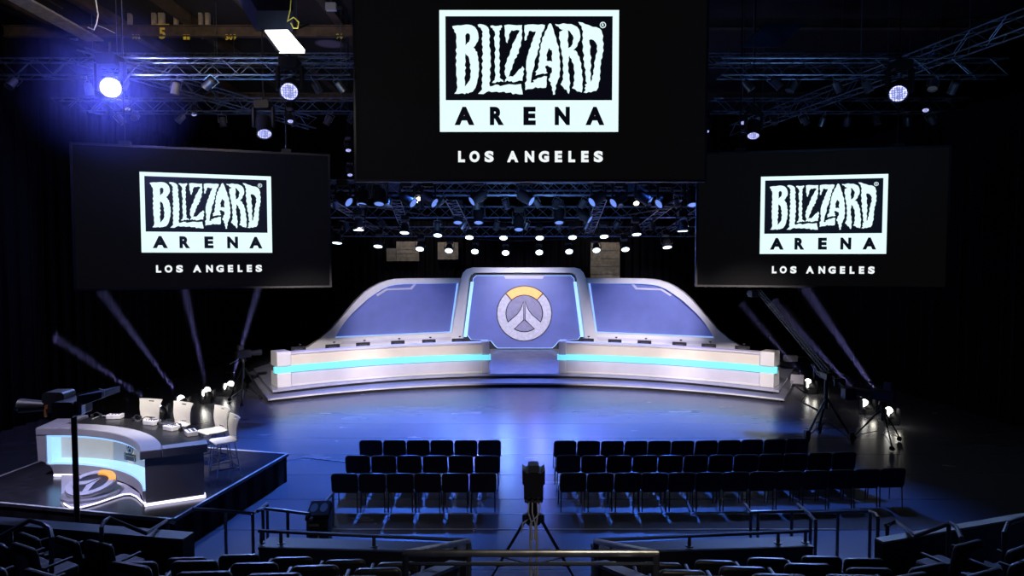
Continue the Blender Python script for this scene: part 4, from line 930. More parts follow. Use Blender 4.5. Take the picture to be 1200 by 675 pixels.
# white stools at the host desk
def make_stool(kind):
    t = thing('white_stool', '', 'stool')
    # one bent shell, +Y is the way the sitter looks
    prof = [(.24, .745), (.20, .765), (.05, .755), (-.12, .75), (-.19, .765), (-.215, .81), (-.213, .84), (-.205, .90), (-.20, 1.02), (-.22, 1.13), (-.236, 1.185), (-.245, 1.21), (-.255, 1.25)]
    m = MB(); vs = []; fs = []; th = .018; NX = 8
    for layer in (0, 1):
        for j, (y, z) in enumerate(prof):
            w = (.22+.03*min(1, j/2)) if j < 3 else (.235 if j < 6 else .235+.012*(j-6))
            for i in range(NX+1):
                x = -w+2*w*i/NX; curve = .03*(abs(x)/w)**2*(1 if j > 4 else 0)
                vs.append((x, y+curve+(0 if not layer else (th if j > 4 else 0)), z+(0 if not layer else (th if j <= 4 else 0))))
    K = len(prof)*(NX+1)
    def quad(j, i, o): return (o+j*(NX+1)+i, o+j*(NX+1)+i+1, o+(j+1)*(NX+1)+i+1, o+(j+1)*(NX+1)+i)
    solid = {(j, i) for j in range(len(prof)-1) for i in range(NX)}-{(10, 3), (10, 4), (5, 2), (5, 3), (5, 4), (5, 5)}
    edges = {}
    for (j, i) in solid:
        q = quad(j, i, 0); fs.append(q); fs.append(tuple(k+K for k in q[::-1]))
        for a, c in zip(q, q[1:]+q[:1]): edges[(a, c)] = 1
    for (a, c) in edges:
        if (c, a) not in edges: fs.append((c, a, a+K, c+K))
    m.add(vs, fs); m.build('shell', 'white_plastic', t)
    for x in (-.2, .2):
        MB().tube([(x, -.13, .74), (x*1.15, -.25, .01)], .012, 6).build('leg', 'chrome', t)
        MB().tube([(x, .13, .74), (x*1.15, .24, .01)], .012, 6).build('leg', 'chrome', t)
    m = MB()
    for z in (.22, .42): m.tube([(-.225, -.21+z*.05, z), (.225, -.21+z*.05, z), (.225, .21-z*.05, z), (-.225, .21-z*.05, z)], .010, 6, closed=True)
    m.build('footrest', 'chrome', t)
    return t
putstool = placer(make_stool, 'white_stool')
for lab, ang, R in (('white plastic bar stool facing the host desk, leftmost of four', 77.5, 4.65), ('white plastic bar stool behind the host desk, second from the left', 66, 4.62), ('white plastic bar stool seen from its side, third from the left', 52.5, 4.78), ('white plastic bar stool nearest the right end of the host desk', 41.0, 4.62)):
    p = pol(R, ang, PZ); d = Vector((QC.x-p.x, QC.y-p.y))
    putstool(lab, p, math.atan2(d.y, d.x)-PI/2, group='white stools at the host desk', key='s')
# gear on the host counter
CT = H1-.05
def make_headset(kind):
    t = thing('headset', '', 'headset')
    MB().tube([(.085*math.cos(a), 0, .085*math.sin(a)+.03) for a in [PI*k/10 for k in range(11)]], .01, 6).build('headband', 'black_plastic', t)
    for x in (-.09, .09): MB().lathe([(.035, -.018), (.045, -.01), (.045, .012), (.03, .02)], 12, Matrix.Translation((x, 0, .045)) @ Matrix.Rotation(PI/2, 4, 'Y')).build('ear_cup', 'black_plastic', t)
    MB().tube([(-.09, 0, .03), (-.08, -.09, .01), (-.03, -.12, .01)], .005, 5).build('microphone', 'alu', t)
    return t
puth = placer(make_headset, 'headset')
for i, (px, py, r) in enumerate(((113, 489.5, .2), (160, 492.5, 1.3), (172, 494.5, .4), (187, 497.5, 2.0), (206, 502, .9), (215, 506.5, 2.6))):
    puth('black headset lying on the black counter of the host desk, %s from the left' % ORD[i], atZ(px, py, CT+.001), r, group='headsets on the host desk', key='h')
def make_box(kind):
    t = thing('control_box', '', 'control box')
    MB().rbox((0, 0, .045), (.30, .2, .09), .015, 'Z').build('housing', kind, t, bevel=.008)
    m = MB()
    for i in range(4): m.lathe([(.012, 0), (.012, .012)], 8, Matrix.Translation((-.1+i*.065, -.04, .09)))
    m.box((0, .04, .093), (.2, .05, .006)); m.build('knobs', 'black_plastic', t)
    return t
putb = placer(make_box, 'control_box')
for i, (px, py, r, k) in enumerate(((135, 490, .1, 'silver'), (178, 497, -.3, 'silver'), (196, 500.5, -.5, 'gunmetal'), (201, 503.5, -.5, 'silver'), (224, 509.5, -.9, 'silver'))):
    putb('small %s control box on the host desk counter, %s from the left' % ('silver' if k == 'silver' else 'dark', ORD[i]), atZ(px, py, CT+.001), r, group='control boxes on the host desk', key=k)
tag(MB().tube([atZ(x, y, CT+.012) for x, y in [(108, 491), (114, 488.5), (122, 487), (128, 488.5), (134, 487.5), (141, 488)]], .008, 6).build('cable', 'cable_white'), 'white cable lying across the left part of the host counter', 'cable')
tag(MB().tube([atZ(x, y, CT+.012) for x, y in [(176, 494), (184, 495.5), (190, 499), (199, 499), (205, 503), (212, 503), (219, 507)]], .009, 6).build('cable', 'black_plastic'), 'black cable lying across the right part of the host counter', 'cable')

# ------------------------------------------------------------------ cameras
# centre camera on tripod, seen from behind
Yc = 9.4; c0 = atY(625, 580, Yc)
t = thing('broadcast_camera', 'black broadcast camera seen from behind in the centre aisle, on the tall tripod', 'camera', (c0.x, Yc, atY(625, 583, Yc).z))
hz = atY(625, 545, Yc).z-t.location.z
MB().rbox((0, .0, hz*.45), (.27, .34, hz*.82), .03, 'Y').build('camera_body', 'black_plastic', t)
MB().rbox((0, -.05, hz*.98), (.15, .2, .10), .02, 'Y').build('viewfinder', 'gunmetal', t)
m = MB()
for s in (-1, 1): m.add([(s*.10, -.18, hz*.84), (s*.16, -.18, hz*.97), (s*.16, -.18, hz*.55), (s*.135, -.18, hz*.5), (s*.10, .1, hz*.84), (s*.16, .1, hz*.97), (s*.16, .1, hz*.55), (s*.135, .1, hz*.5)], [(0, 1, 2, 3), (7, 6, 5, 4), (0, 4, 5, 1), (1, 5, 6, 2), (2, 6, 7, 3), (3, 7, 4, 0)])
m.build('side_flap', 'black_plastic', t)
m = MB().lathe([(.07, 0), (.09, .1), (.10, .34)], 16, Matrix.Translation((0, .15, hz*.5)) @ Matrix.Rotation(-PI/2, 4, 'X')); m.build('zoom_lens', 'black_plastic', t)
m = MB().rbox((0, -.02, .02), (.26, .3, .07), .02, 'Y'); m.build('connector_panel', 'gunmetal', t)
m = MB()
for i in range(6): m.lathe([(.012, 0), (.012, .02)], 8, Matrix.Translation((-.1+.04*i, -.18, .03-(i % 2)*.025)) @ Matrix.Rotation(PI/2, 4, 'X'))
for i in range(3): m.box((-.07+i*.07, -.182, .055), (.04, .01, .012))
m.build('sockets', 'alu', t)
m = MB()
for k, (x0, x1) in enumerate(((-.07, -.03), (-.02, .02), (.05, .04), (.08, -.05))): m.tube([(x0, -.2, 0), (x0*1.1, -.26, -.12), (x1, -.2, -.3), (x1*.6, -.16, -.55)], .009, 6)
m.build('cable_bundle', 'cable_white', t)
tz = t.location.z-.01; ap = atY(625, 605, Yc).z
tp = thing('tripod', 'tall black tripod with double-tube legs under the centre aisle camera', 'tripod', (c0.x, Yc, 0))
MB().lathe([(.09, tz-.07), (.10, tz-.03), (.10, tz)], 14).tube([(0, 0, ap-.05), (0, 0, tz-.05)], [.05, .07], 12).build('fluid_head', 'black_metal', tp)
MB().lathe([(.11, ap-.1), (.13, ap-.04), (.11, ap+.04)], 14).build('apex', 'black_metal', tp)
for (dx, dy, lab) in ((-.82, .38, None), (.82, .38, None), (0.0, -.55, 'pale metal leg')):
    e = Vector((dx, dy, .02)); a = Vector((dx*.12, dy*.12, ap-.04)); sd = Vector((-(e-a).y, (e-a).x, 0)).normalized()*.028 if dx else Vector((.045, 0, 0))
    m = MB(); mid = a+(e-a)*.55
    m.tube([a-sd, mid-sd], .017, 8).tube([a+sd, mid+sd], .017, 8).tube([mid-(e-a)*.12, e], .016, 8)
    m.rbox(mid, (.12, .05, .05), .01, 'Y').rbox(a, (.12, .06, .1), .02, 'Y').lathe([(.03, 0), (.02, .03)], 8, Matrix.Translation((e.x, e.y, 0)))
    o = m.build('leg', 'warm_tube' if lab else 'black_metal', tp)
    if lab: o['label'] = lab
m = MB(); cz = .75
for (dx, dy) in ((-.5, .23), (.5, .23), (0, -.33)): m.tube([(0, 0, cz), (dx, dy, cz+.02)], .012, 6)
m.build('spreader', 'alu', tp)
m = MB(); P0 = [(-.17, -.02, ap-.22), (-.15, -.05, ap-.08), (-.06, -.09, ap+.0), (.02, -.1, ap-.02), (.04, -.1, ap-.3)]; m.tube(P0, .012, 6); m.build('cable', 'cable_white', tp)

def pedestal_camera(label, foot_px, top_px, Y, yaw, s=1., tripod_only=False):
    p = atY(foot_px[0], foot_px[1], Y); top = atY(top_px[0], top_px[1], Y).z
    t = thing('studio_camera', label, 'camera', (p.x, Y, top), yaw, 'studio cameras around the stage')
    MB().rbox((0, 0, .16*s), (.22*s, .5*s, .26*s), .03, 'Y').build('camera_body', 'black_plastic', t)
    MB().lathe([(.07*s, 0), (.09*s, .12*s), (.11*s, .4*s)], 14, Matrix.Translation((0, .24*s, .16*s)) @ Matrix.Rotation(-PI/2, 4, 'X')).build('zoom_lens', 'black_plastic', t)
    MB().rbox((0, -.1*s, .40*s), (.2*s, .16*s, .16*s), .02).box((0, -.19*s, .40*s), (.15*s, .01, .1*s)).build('viewfinder', 'gunmetal', t)
    MB().tube([(.08*s, -.2*s, .0), (.2*s, -.55*s, -.12*s)], .014, 6).build('pan_bar', 'alu', t)
    t2 = thing('camera_tripod', 'black tripod under the studio camera' + label.split('camera')[1], 'tripod', (p.x, Y, 0), yaw, 'tripods of the studio cameras')
    MB().lathe([(.10*s, top-.1*s), (.08*s, top-.02), (.09*s, top)], 12).tube([(0, 0, top*.55), (0, 0, top-.06)], .04*s, 10).build('head_and_column', 'black_metal', t2)
    for k in range(3):
        a = math.radians(90+120*k); e = (.62*s*math.cos(a), .62*s*math.sin(a), .12)
        MB().tube([(.06*math.cos(a), .06*math.sin(a), top*.78), e], [.028, .018], 8).build('leg', 'black_metal', t2)
        MB().tube([(e[0], e[1], .12), (e[0]*.15, e[1]*.15, top*.3)], .012, 6).build('brace', 'alu', t2)
        MB().lathe([(.06, -.03), (.07, 0), (.06, .03)], 12, Matrix.Translation((e[0], e[1], .075)) @ Matrix.Rotation(PI/2, 4, 'Y')).build('wheel', 'black_plastic', t2)
    return t
pedestal_camera('black studio camera standing at the left stage corner', (286, 466), (284, 420), 23.4, -.8)
pedestal_camera('black studio camera standing far right beside the chairs', (1033, 526), (1033, 470), 18.2, .9, 1.1)
# crane camera at the right
Yj = 18.6; p = atY(967, 520, Yj); top = atY(967, 440, Yj).z
t = thing('camera_crane', 'black camera crane on a tripod with long lattice arm, right of the stage', 'camera crane', (p.x, Yj, 0))
MB().tube([(0, 0, .9), (0, 0, top)], .06, 10).rbox((0, 0, top), (.24, .5, .2), .04).build('column', 'black_metal', t)
for k in range(3):
    a = math.radians(80+120*k); e = Vector((.66*math.cos(a), .66*math.sin(a), .2))
    MB().tube([(0, 0, top*.66), e], .035, 8).tube([(e.x*.1, e.y*.1, .5), e*.92], .014, 6).build('leg', 'alu' if k == 1 else 'black_metal', t)
    MB().rbox((e.x, e.y, .22), (.12, .16, .24), .03).lathe([(.09, -.04), (.1, 0), (.09, .04)], 14, Matrix.Translation((e.x, e.y, .1)) @ Matrix.Rotation(PI/2, 4, 'Y')).build('wheel', 'black_plastic', t)
ah = atY(889, 341, 23.2)-t.location; at = Vector((.12, -1.0, top-.3))
o = truss_mb(ah, (0, 0, top+.1), w=.11, h=.11, step=.2, r=.010).build('lattice_arm', 'alu', t)
MB().tube([(0, 0, top+.1), at], .05, 8).build('rear_boom', 'black_metal', t)
MB().rbox(at, (.3, .24, .3), .04).build('counterweight', 'black_metal', t)
MB().rbox(ah+Vector((-.15, .1, -.1)), (.24, .4, .24), .03).lathe([(.06, 0), (.08, .25)], 12, Matrix.Translation(ah+Vector((-.15, .3, -.1))) @ Matrix.Rotation(-PI/2, 4, 'X')).build('camera_head', 'black_plastic', t)
MB().rbox((.12, -.5, top-.1), (.3, .06, .22), .02).build('control_monitor', 'gunmetal', t)
m = MB()
for q in (-.10, -.04): m.tube([(-.34+q, 0, top+.32), (-.2+q, -.1, top+.02)], .018, 6)
m.build('shiny_handle', 'chrome', t)
# small remote head by the right stage corner, and the floor monitor
p = atY(905, 436, 27.2)
t = thing('remote_camera', 'small dark remote camera on an arm behind the right end of the player desk', 'camera', (p.x+2.0, 27.4, 0))
z = atY(905, 418, 27.2).z
MB().tube([(-.2, 0, 0), (-.2, 0, z-.35), (-.6, -.2, z), (-1.2, -.3, z)], .03, 8).build('arm', 'alu', t); MB().rbox((-1.3, -.3, z-.05), (.5, .25, .25), .04).build('camera_body', 'gunmetal', t)
MB().rbox((-.2, 0, .05), (.6, .6, .1), .05, 'Z').build('foot', 'black_metal', t)
p = atZ(934, 451, 0)
t = thing('floor_monitor', 'pale slanted floor monitor beside the right corner of the stage', 'floor monitor', (p.x, p.y, 0), -.5)
MB().box((0, 0, .22), (.5, .1, .40), Matrix.Rotation(-.6, 3, 'X')).build('panel', 'lavender', t, bevel=.02); MB().box((0, .12, .06), (.46, .3, .12)).build('stand', 'black_plastic', t)

# camera on a pole, left foreground
Yp = 10.8; p = atY(87, 500, Yp); z = atY(87, 484, Yp).z
t = thing('camera_stand', 'thin dark vertical pole standing before the host desk at the left', 'stand', (p.x, Yp, 0))
MB().tube([(0, 0, .05), (0, 0, z)], .045, 10).build('pole', 'black_metal', t)
for k in range(3):
    a = math.radians(30+120*k); MB().tube([(0, 0, .5), (.5*math.cos(a), .5*math.sin(a), .02)], .02, 6).build('leg', 'black_metal', t)
MB().tube([(0, 0, .05), (0, 0, .62)], .06, 10).build('collar', 'gunmetal', t)
t = thing('crane_camera', 'bulky dark camera head with viewfinder and hood on the pole at the left', 'camera', (p.x, Yp, z))
s = Yp/FPX
MB().rbox((-.02, 0, .10), (.34, .5, .26), .05).tube([(0, 0, 0), (0, 0, .1)], .09, 12).build('camera_body', 'black_plastic', t)
MB().rbox((-.30, .1, .18), (.36, .3, .34), .06).build('rear_unit', 'black_plastic', t)
MB().lathe([(.07, 0), (.09, .12), (.12, .42), (.11, .42)], 16, Matrix.Translation((-.45, .0, .12)) @ Matrix.Rotation(-PI/2, 4, 'Y')).build('zoom_lens', 'black_plastic', t)
MB().lathe([(.035, 0), (.035, .02)], 12, Matrix.Translation((-.85, -.12, .10)) @ Matrix.Rotation(PI/2, 4, 'X')).build('tally_lens', 'chrome', t)
MB().rbox((-.33, -.16, .14), (.05, .03, .06), .02).rbox((-.35, -.16, .04), (.03, .03, .14), .012).build('orange_tag', 'orange', t)
MB().add([(.12, -.1, .12), (.62, -.25, .30), (.62, -.25, .40), (.12, -.1, .30), (.12, .1, .12), (.62, .25, .30), (.62, .25, .40), (.12, .1, .30)], [(0, 1, 2, 3), (7, 6, 5, 4), (0, 4, 5, 1), (1, 5, 6, 2), (2, 6, 7, 3), (3, 7, 4, 0)]).build('monitor_hood', 'hood_blue', t)
MB().rbox((.16, -.12, .1), (.16, .1, .2), .03).build('control_grip', 'alu', t)
MB().tube([(.1, -.1, .33), (.56, -.22, .44), (.64, -.22, .42), (.64, -.22, .34)], .012, 6).build('wire_handle', 'alu', t)

# ------------------------------------------------------------------ barriers and handrails
def rail(label, pts, posts, Y=None, z=None, zb=0., r=.028, m='rail', name='handrail', group='handrails', lower=None):
    """pts: pixels of the top rail (each with its own distance), posts: indices or (px, py, Y) tops; zb height of the feet"""
    P = [atY(x, y, d) for x, y, d in pts]
    base = Vector((sum(p.x for p in P)/len(P), sum(p.y for p in P)/len(P), zb))
    t = thing(name, label, 'handrail', base, 0, group)
    MB().tube(P, r, 8).build('top_rail', m, t, world=True)
    if lower:
        L = [atY(x, y, d) for x, y, d in lower]; MB().tube(L, r*.8, 8).build('lower_rail', m, t, world=True)
    for (x, y, d) in posts:
        q = atY(x, y, d); mb = MB().tube([(q.x, q.y, zb), tuple(q)], r*.95, 8); mb.lathe([(.06, 0), (.06, .012)], 10, Matrix.Translation((q.x, q.y, zb))); mb.build('post', m, t, world=True)
    return t
# low walls before the seats (carry the barrier rails)
def low_wall(label, a, c, zt, th=.34, m='black_plastic'):
    a, c = Vector(a), Vector(c); d = (c-a).normalized(); n = Vector((-d.y, d.x)); lp = [a, c, c+n*th, a+n*th]
    ctr = sum(lp, Vector((0, 0)))/4
    t = thing('low_wall', label, 'low wall', (ctr.x, ctr.y, 0), 0, 'low walls before the seats')
    MB().prism([[(v.x, v.y) for v in lp]], lambda u, v, w: Vector((u, v, w)), 0, zt-.04).build('wall_body', 'black_plastic', t, world=True, smooth=False)
    e = [a-n*.02, c-n*.02, c+n*(th+.02), a+n*(th+.02)]
    MB().prism([[(v.x, v.y) for v in e]], lambda u, v, w: Vector((u, v, w)), zt-.04, zt).build('ledge', m, t, world=True, smooth=False)
wl0, wl1 = atZ(303, 641, .85), atZ(549, 649, .85)
wr0, wr1 = atZ(698, 649, .85), atZ(953, 640, .85)
low_wall('dark low wall with a ledge before the left seats, beside the centre aisle', wl0.xy, wl1.xy, .85)
low_wall('dark low wall with a ledge before the right seats, beside the centre aisle', wr0.xy, wr1.xy, .85)
def dwall(px, a, c, pa, pc): # distance along a wall at a pixel column
    best = None
    for k in range(101):
        f = k/100; q = a+(c-a)*f
        e = abs(600+FPX*q.x/q.y-px)
        if best is None or e < best[0]: best = (e, q.y+.15)
    return best[1]
DL = lambda px: dwall(px, wl0, wl1, 0, 0); DR = lambda px: dwall(px, wr0, wr1, 0, 0)
rail('black rail along the ledge of the left low wall', [(303, 622, DL(303)), (400, 626.5, DL(400)), (480, 630, DL(480)), (549, 633, DL(549))], [(x, 622+(x-303)*.0447, DL(x)) for x in (306, 329, 438, 534, 549)], zb=.85)
rail('black rail along the ledge of the right low wall', [(698, 633, DR(698)), (800, 628.5, DR(800)), (880, 625, DR(880)), (948, 622, DR(948))], [(x, 633-(x-698)*.044, DR(x)) for x in (700, 716, 808, 912, 944)], zb=.85)
rail('rail at the left aisle entrance, bent up at its right end', [(226, 596, 11), (262, 598.5, 10.9), (297, 602, 10.6), (313, 590, 11.6)], [(264, 598.6, 10.9), (296, 602, 10.6), (313, 590.5, 11.5)])
rail('rail behind the low wall, left of the litter bin', [(302, 599, 10.7), (309, 596, 10.9), (337, 599, 10.85), (363, 602.5, 10.7)], [(308, 597, 10.8), (337, 599, 10.85), (361, 602, 10.7)])
rail('short rail rising towards the left chair block behind the litter bin', [(363, 610, 10.5), (374, 597, 11.4), (390, 578, 12.6)], [(375, 596.5, 11.4), (390, 578, 12.6)])
rail('rail behind the right low wall, joined to the aisle rails', [(873, 591, 11.6), (880, 600.3, 10.9), (941, 599, 10.9), (935, 591, 11.5)], [(888.5, 600, 10.9), (880, 600.3, 10.9), (928, 599, 10.9)])
rail('short slanted rail end at the right of the low wall', [(935, 591, 11.5), (948, 602, 10.7), (956, 611, 10.2)], [(956, 611, 10.2), (950, 605, 10.5)])
rail('rail at the right aisle entrance with a rounded right corner', [(945, 601, 10.8), (985, 600, 10.8), (1018, 599, 10.8), (1026, 602, 10.5), (1029, 607, 10.2)], [(982, 600, 10.8), (1020, 600, 10.7), (1029, 607, 10.2)])
rail('bent rail in a V shape at the right side stairs', [(1038, 616, 9.6), (1050, 611, 9.9), (1073, 628, 8.9), (1114, 613, 8.6), (1121, 618, 8.3), (1127, 631, 8.0)], [(1040, 615, 9.6), (1127, 631, 8.0), (1112, 613.5, 8.6)], zb=.9)
rail('curved rail at the far right edge of the picture', [(1177, 640, 7.5), (1177, 624, 7.5), (1182, 613, 7.6), (1200, 607, 7.9), (1230, 600, 8.3)], [(1177, 639, 7.5)], zb=1.2)
rail('bent rail in a V shape before the left seats', [(119, 640, 8.4), (119, 618, 8.4), (122, 611, 8.5), (128, 607, 8.6), (171, 625, 9.0), (196, 609.6, 9.8), (206, 614, 9.7)], [(119, 639, 8.4), (196, 611, 9.8)], zb=1.0)
rail('curved rail rising from the far left edge of the picture', [(-20, 639, 7.6), (0, 629, 7.7), (34, 610, 8.0), (50, 614, 7.8), (58, 620, 7.7), (61, 630, 7.6), (60, 650, 7.6)], [(60, 650, 7.6), (12, 623, 7.8)], zb=1.2)
# centre aisle balustrade, nearest the camera
n0, n1 = atY(475, 648.5, 5.45), atY(769, 648.5, 5.45); f0, f1 = atY(549, 634, 7.4), atY(698, 634, 7.4)
ft0, ft1 = Vector((f0.x, f0.y, f0.z)), Vector((f1.x, f1.y, f1.z))
t = thing('balustrade', 'wide shiny horizontal pipe rail at the bottom centre, nearest the camera', 'handrail', ((n0.x+n1.x)/2, n0.y, 1.6), 0, None)
MB().tube([ft0, n0, n1, ft1], .03, 10).build('top_rail', 'pipe', t, world=True)
MB().tube([n0-Vector((0, 0, .09)), n1-Vector((0, 0, .09))], .015, 8).build('lower_rail', 'rail', t, world=True)
for q in (n0, n1, ft0, ft1): MB().tube([(q.x, q.y, 1.0 if q.y > 6 else 1.6), tuple(q)], .027, 8).build('post', 'rail', t, world=True)
for w, a, c in (('left', (536, 657, 5.9), (480, 680, 4.9)), ('right', (702, 657, 5.9), (765, 682, 4.9))):
    p, q = atY(*a), atY(*c); d = q-p; n = Vector((-d.y, d.x, 0)).normalized()*.07; up = Vector((0, 0, .03)); m = MB()
    vs = [p-n, p+n, q+n, q-n]; m.add(vs+[v-up for v in vs], [(0, 1, 2, 3), (7, 6, 5, 4), (0, 4, 5, 1), (1, 5, 6, 2), (2, 6, 7, 3), (3, 7, 4, 0)])
    ctr = (p+q)/2; m.v = [v-ctr for v in m.v]
    m.tube([(p-ctr)+Vector((0, 0, -.02)), Vector((p.x, p.y, 1.3))-ctr], .02, 6).tube([(q-ctr)+Vector((0, 0, -.02)), Vector((q.x, q.y, 1.3))-ctr], .02, 6)
    o = m.build('stair_rail', 'hood_blue', smooth=False); o.location = ctr; tag(o, 'flat sloping stair rail at the bottom centre, on the %s' % w, 'handrail', 'stair rails at the bottom centre')

# seating tiers
def tier(label, x0, x1, y0, y1, z, m='concrete'):
    o = MB().box(((x0+x1)/2, (y0+y1)/2, z/2), (x1-x0, y1-y0, z)).build('seating_tier', m, smooth=False); return tag(o, label, 'tier', 'dark seating tiers')
for w, xa, xb in (('left', -5.4, -.9), ('right', 1.25, 5.6)):
    tier('dark floor tier under the %s front row of theatre seats' % w, xa, xb, 7.2, 8.6, .87)
    tier('dark floor tier under the %s second row of theatre seats' % w, xa, xb, 6.0, 7.2, 1.31)
    tier('dark floor tier under the %s third row of theatre seats' % w, xa, xb, 3.2, 6.0, 1.75)
st = thing('aisle_stairs', 'dark steps of the centre aisle with pale nosing strips', 'stairs', (.17, 6.6, 0))
for k, (y0, y1, z) in enumerate(((6.9, 8.4, .62), (5.9, 6.9, 1.0), (3.2, 5.9, 1.4))):
    MB().box((.17, (y0+y1)/2, z/2), (2.1, y1-y0, z)).build('step', 'concrete', st, world=True, smooth=False)
m = MB()
for (xa, xb) in ((534, 602), (643, 722)):
    p, q = atY(xa, 660.5, 8.38), atY(xb, 660.5, 8.38); m.box(((p.x+q.x)/2, 8.38, p.z), (q.x-p.x, .05, .035))
o = m.build('nosing_strip', 'nosing', st, world=True)
for w, pts in (('left', [(-13, 9.8), (-6.6, 9.3), (-5.5, 7.4), (-5.5, 3), (-13, 3)]), ('right', [(5.7, 3), (5.7, 7.6), (6.2, 8.9), (13, 10.7), (13, 3)])):
    o = MB().prism([pts], lambda u, v, ww: Vector((u, v, ww)), 0, .95).build('side_tier', 'concrete', smooth=False); tag(o, 'broad dark tier under the %s side seats' % w, 'tier', 'side seating tiers')
# ledges at the sides (light strips of wall tops)
def ledge(label, a, c, zt, wdt, m):
    a, c = atZ(a[0], a[1], zt), atZ(c[0], c[1], zt); d = (c-a).xy.normalized(); n = Vector((-d.y, d.x))
    lp = [a.xy, c.xy, c.xy+n*wdt, a.xy+n*wdt]; ctr = (a.xy+c.xy)/2
    t = thing('side_wall', label, 'low wall', (ctr.x, ctr.y, 0), 0, 'side low walls')
    MB().prism([[(v.x, v.y) for v in lp]], lambda u, v, w: Vector((u, v, w)), 0, zt-.03).build('wall_body', 'black_plastic', t, world=True, smooth=False)
    MB().prism([[(v.x, v.y) for v in lp]], lambda u, v, w: Vector((u, v, w)), zt-.03, zt).build('ledge', m, t, world=True, smooth=False)
ledge('dark low wall with a pale wood ledge at the right side stairs', (1035, 635), (1215, 604), 1.25, .14, 'tan_wood')
ledge('dark low wall with a blue-lit ledge below the host platform', (-30, 612), (214, 632), 1.25, .25, 'gunmetal')

for lab, y, x0, x1 in (('thin pale tape line on the floor nearest the low walls', 12.45, -3.4, 6.2), ('thin pale tape line on the floor just behind the chairs', 13.2, -3.4, 6.6)):
    o = MB().box(((x0+x1)/2, 0, .002), (x1-x0, .025, .004)).build('floor_tape', 'tape', smooth=False); o.location = (0, y, 0); tag(o, lab, 'tape', 'floor tape lines')
# theatre seats
def make_seat(kind):
    t = thing('theatre_seat', '', 'seat')
    # +Y faces the stage; origin on the floor below the back
    m = MB(); m.rbox((0, 0, .63), (.50, .07, .46), .07, 'Y', rot=Matrix.Rotation(math.radians(8), 3, 'X'), n=6); m.build('backrest', 'leather', t, bevel=.025)
    m = MB().rbox((0, -.055, .60), (.42, .03, .40), .06, 'Y', rot=Matrix.Rotation(math.radians(8), 3, 'X')); m.build('back_shell', 'black_plastic', t)
    m = MB().rbox((0, .26, .42), (.46, .42, .11), .05, 'Z'); m.build('seat_cushion', 'leather', t, bevel=.025)
    m = MB().box((0, .1, .2), (.08, .3, .4)).box((0, .1, .01), (.3, .3, .02)); m.build('pedestal', 'black_metal', t)
    for x in (-.28, .28):
        MB().rbox((x, .18, .62), (.045, .34, .03), .012, 'Y').box((x, .04, .52), (.03, .05, .22)).build('armrest', 'black_plastic', t, bevel=.006)
    return t
putseat = placer(make_seat, 'theatre_seat')
SH = .85
def seat(px, py, d, rz, label):
    p = atY(px, py, d); putseat(label, (p.x, p.y, p.z-SH-.01), rz, group='black theatre seats in the foreground', key='s')
rows = [('left', 'front', 7.9, [(220, 652), (281, 648.5), (343, 651.5), (405, 654.5), (466, 657.5)], .05), ('left', 'second', 6.75, [(158, 657), (229, 655.5), (299, 658), (370, 661), (443, 664)], .05),
        ('left', 'third', 5.5, [(240, 668), (322, 670), (412, 673.5)], .05),
        ('right', 'front', 7.9, [(775, 658), (837.5, 655.5), (899, 652.5), (962, 650.5), (1012, 653)], -.05), ('right', 'second', 6.75, [(799, 666.5), (870, 662.5), (946, 659), (1018, 664)], -.05),
        ('right', 'third', 5.5, [(830, 673.5), (913, 671), (998, 672)], -.05)]
for w, r, d, L, rz in rows:
    for i, (px, py) in enumerate(L):
        seat(px, py, d+(0.04*abs(px-620)/60), rz, 'black theatre seat in the %s row of the %s seat block, %s from the left' % (r, w, ORD[i]))
side = [(-10, 660, 6.2, -.4), (-4, 633, 7.6, -.5), (30, 638, 7.5, -.45), (36, 626, 8.6, -.5), (52, 669, 5.6, -.4), (80, 630, 8.5, -.45), (118, 634, 8.4, -.4), (155, 659, 6.4, -.3), (1060, 672, 5.6, .3), (1086, 661, 6.6, .3), (1133, 634, 7.6, .4), (1150, 668, 5.9, .4), (1193, 640, 7.2, .45), (1198, 655, 6.4, .45)]
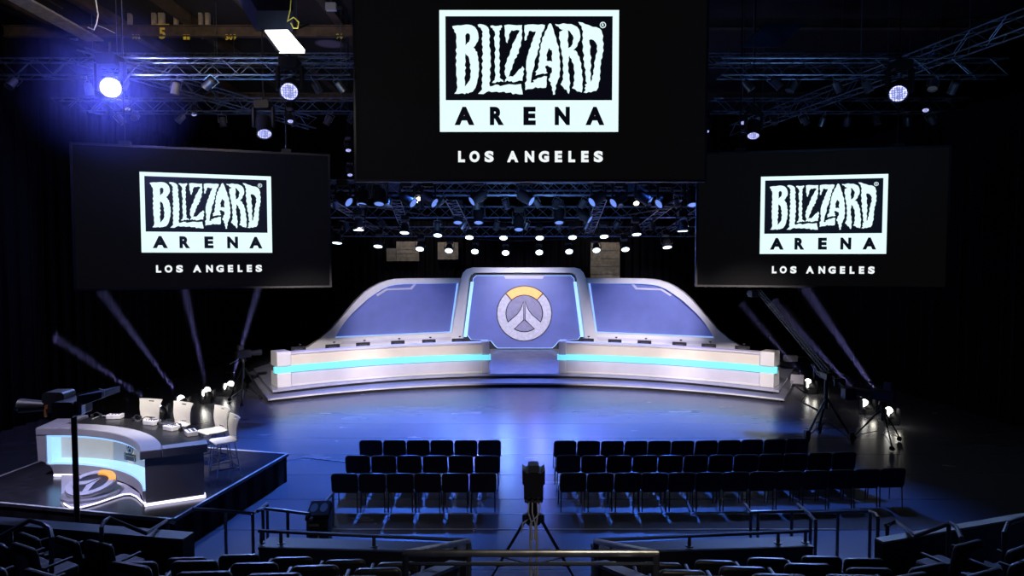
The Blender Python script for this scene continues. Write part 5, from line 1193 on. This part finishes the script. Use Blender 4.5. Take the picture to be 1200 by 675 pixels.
for i, (px, py, d, rz) in enumerate(side):
    seat(px, py, d, rz, 'black theatre seat turned inward in the %s side block, %s from the left' % ('left' if px < 600 else 'right', ORD[i if px < 600 else i-8]))
# litter bin with two openings
p = atZ(377, 640, 0); pt = atY(374, 603, 10.9)
t = thing('litter_bin', 'dark litter bin with two blue-lit lid openings behind the left low wall', 'litter bin', (pt.x, 10.9, 0), .1)
hb = 1.0
MB().rbox((0, 0, hb*.46), (.36, .40, hb*.92), .04, 'Z').build('bin_body', 'black_plastic', t)
MB().add([(-.19, -.22, hb*.88), (.19, -.22, hb*.88), (.19, .22, hb*.96), (-.19, .22, hb*.96), (-.18, -.2, hb*.96), (.18, -.2, hb*.96), (.16, .2, hb*1.06), (-.16, .2, hb*1.06)], [(0, 3, 2, 1), (4, 5, 6, 7), (0, 1, 5, 4), (1, 2, 6, 5), (2, 3, 7, 6), (3, 0, 4, 7)]).build('lid', mat('matt_bin_lid', (.012, .015, .025), .9, spec=.05), t, bevel=.01)
rt = Matrix.Translation((0, 0, hb*1.012)) @ Matrix.Rotation(math.atan2(.1, .4), 4, 'X')
for x in (-.08, .08): MB().prism([[(x+.06*math.cos(2*PI*k/20), .12*math.sin(2*PI*k/20)) for k in range(20)]], lambda u, v, w: rt @ Vector((u, v, w)), 0, .006).build('lid_opening', mat('blue_light_on_lid', (.05, .08, .14), .8, spec=.1), t)  # blue light on the openings is put into their colour
MB().box((-.05, -.206, hb*.80), (.16, .006, .035)).box((.02, -.206, hb*.60), (.03, .006, .08)).build('label_sticker', 'nosing', t)
# cables on the floor by the right camera
tag(MB().tube([atZ(x, y, .012) for x, y in [(337, 540), (355, 536), (380, 539), (402, 541), (420, 543)]], .012, 6).build('floor_cable', 'cable_white'), 'thin pale cable running on the floor from the host platform to the chairs', 'cable')
tag(MB().tube([atZ(x, y, .012) for x, y in [(900, 448), (915, 455), (932, 452), (945, 462), (938, 470), (958, 480)]], .02, 6).build('floor_cable', 'black_plastic'), 'thick black cable snaking from the right stage corner to the crane', 'cable')
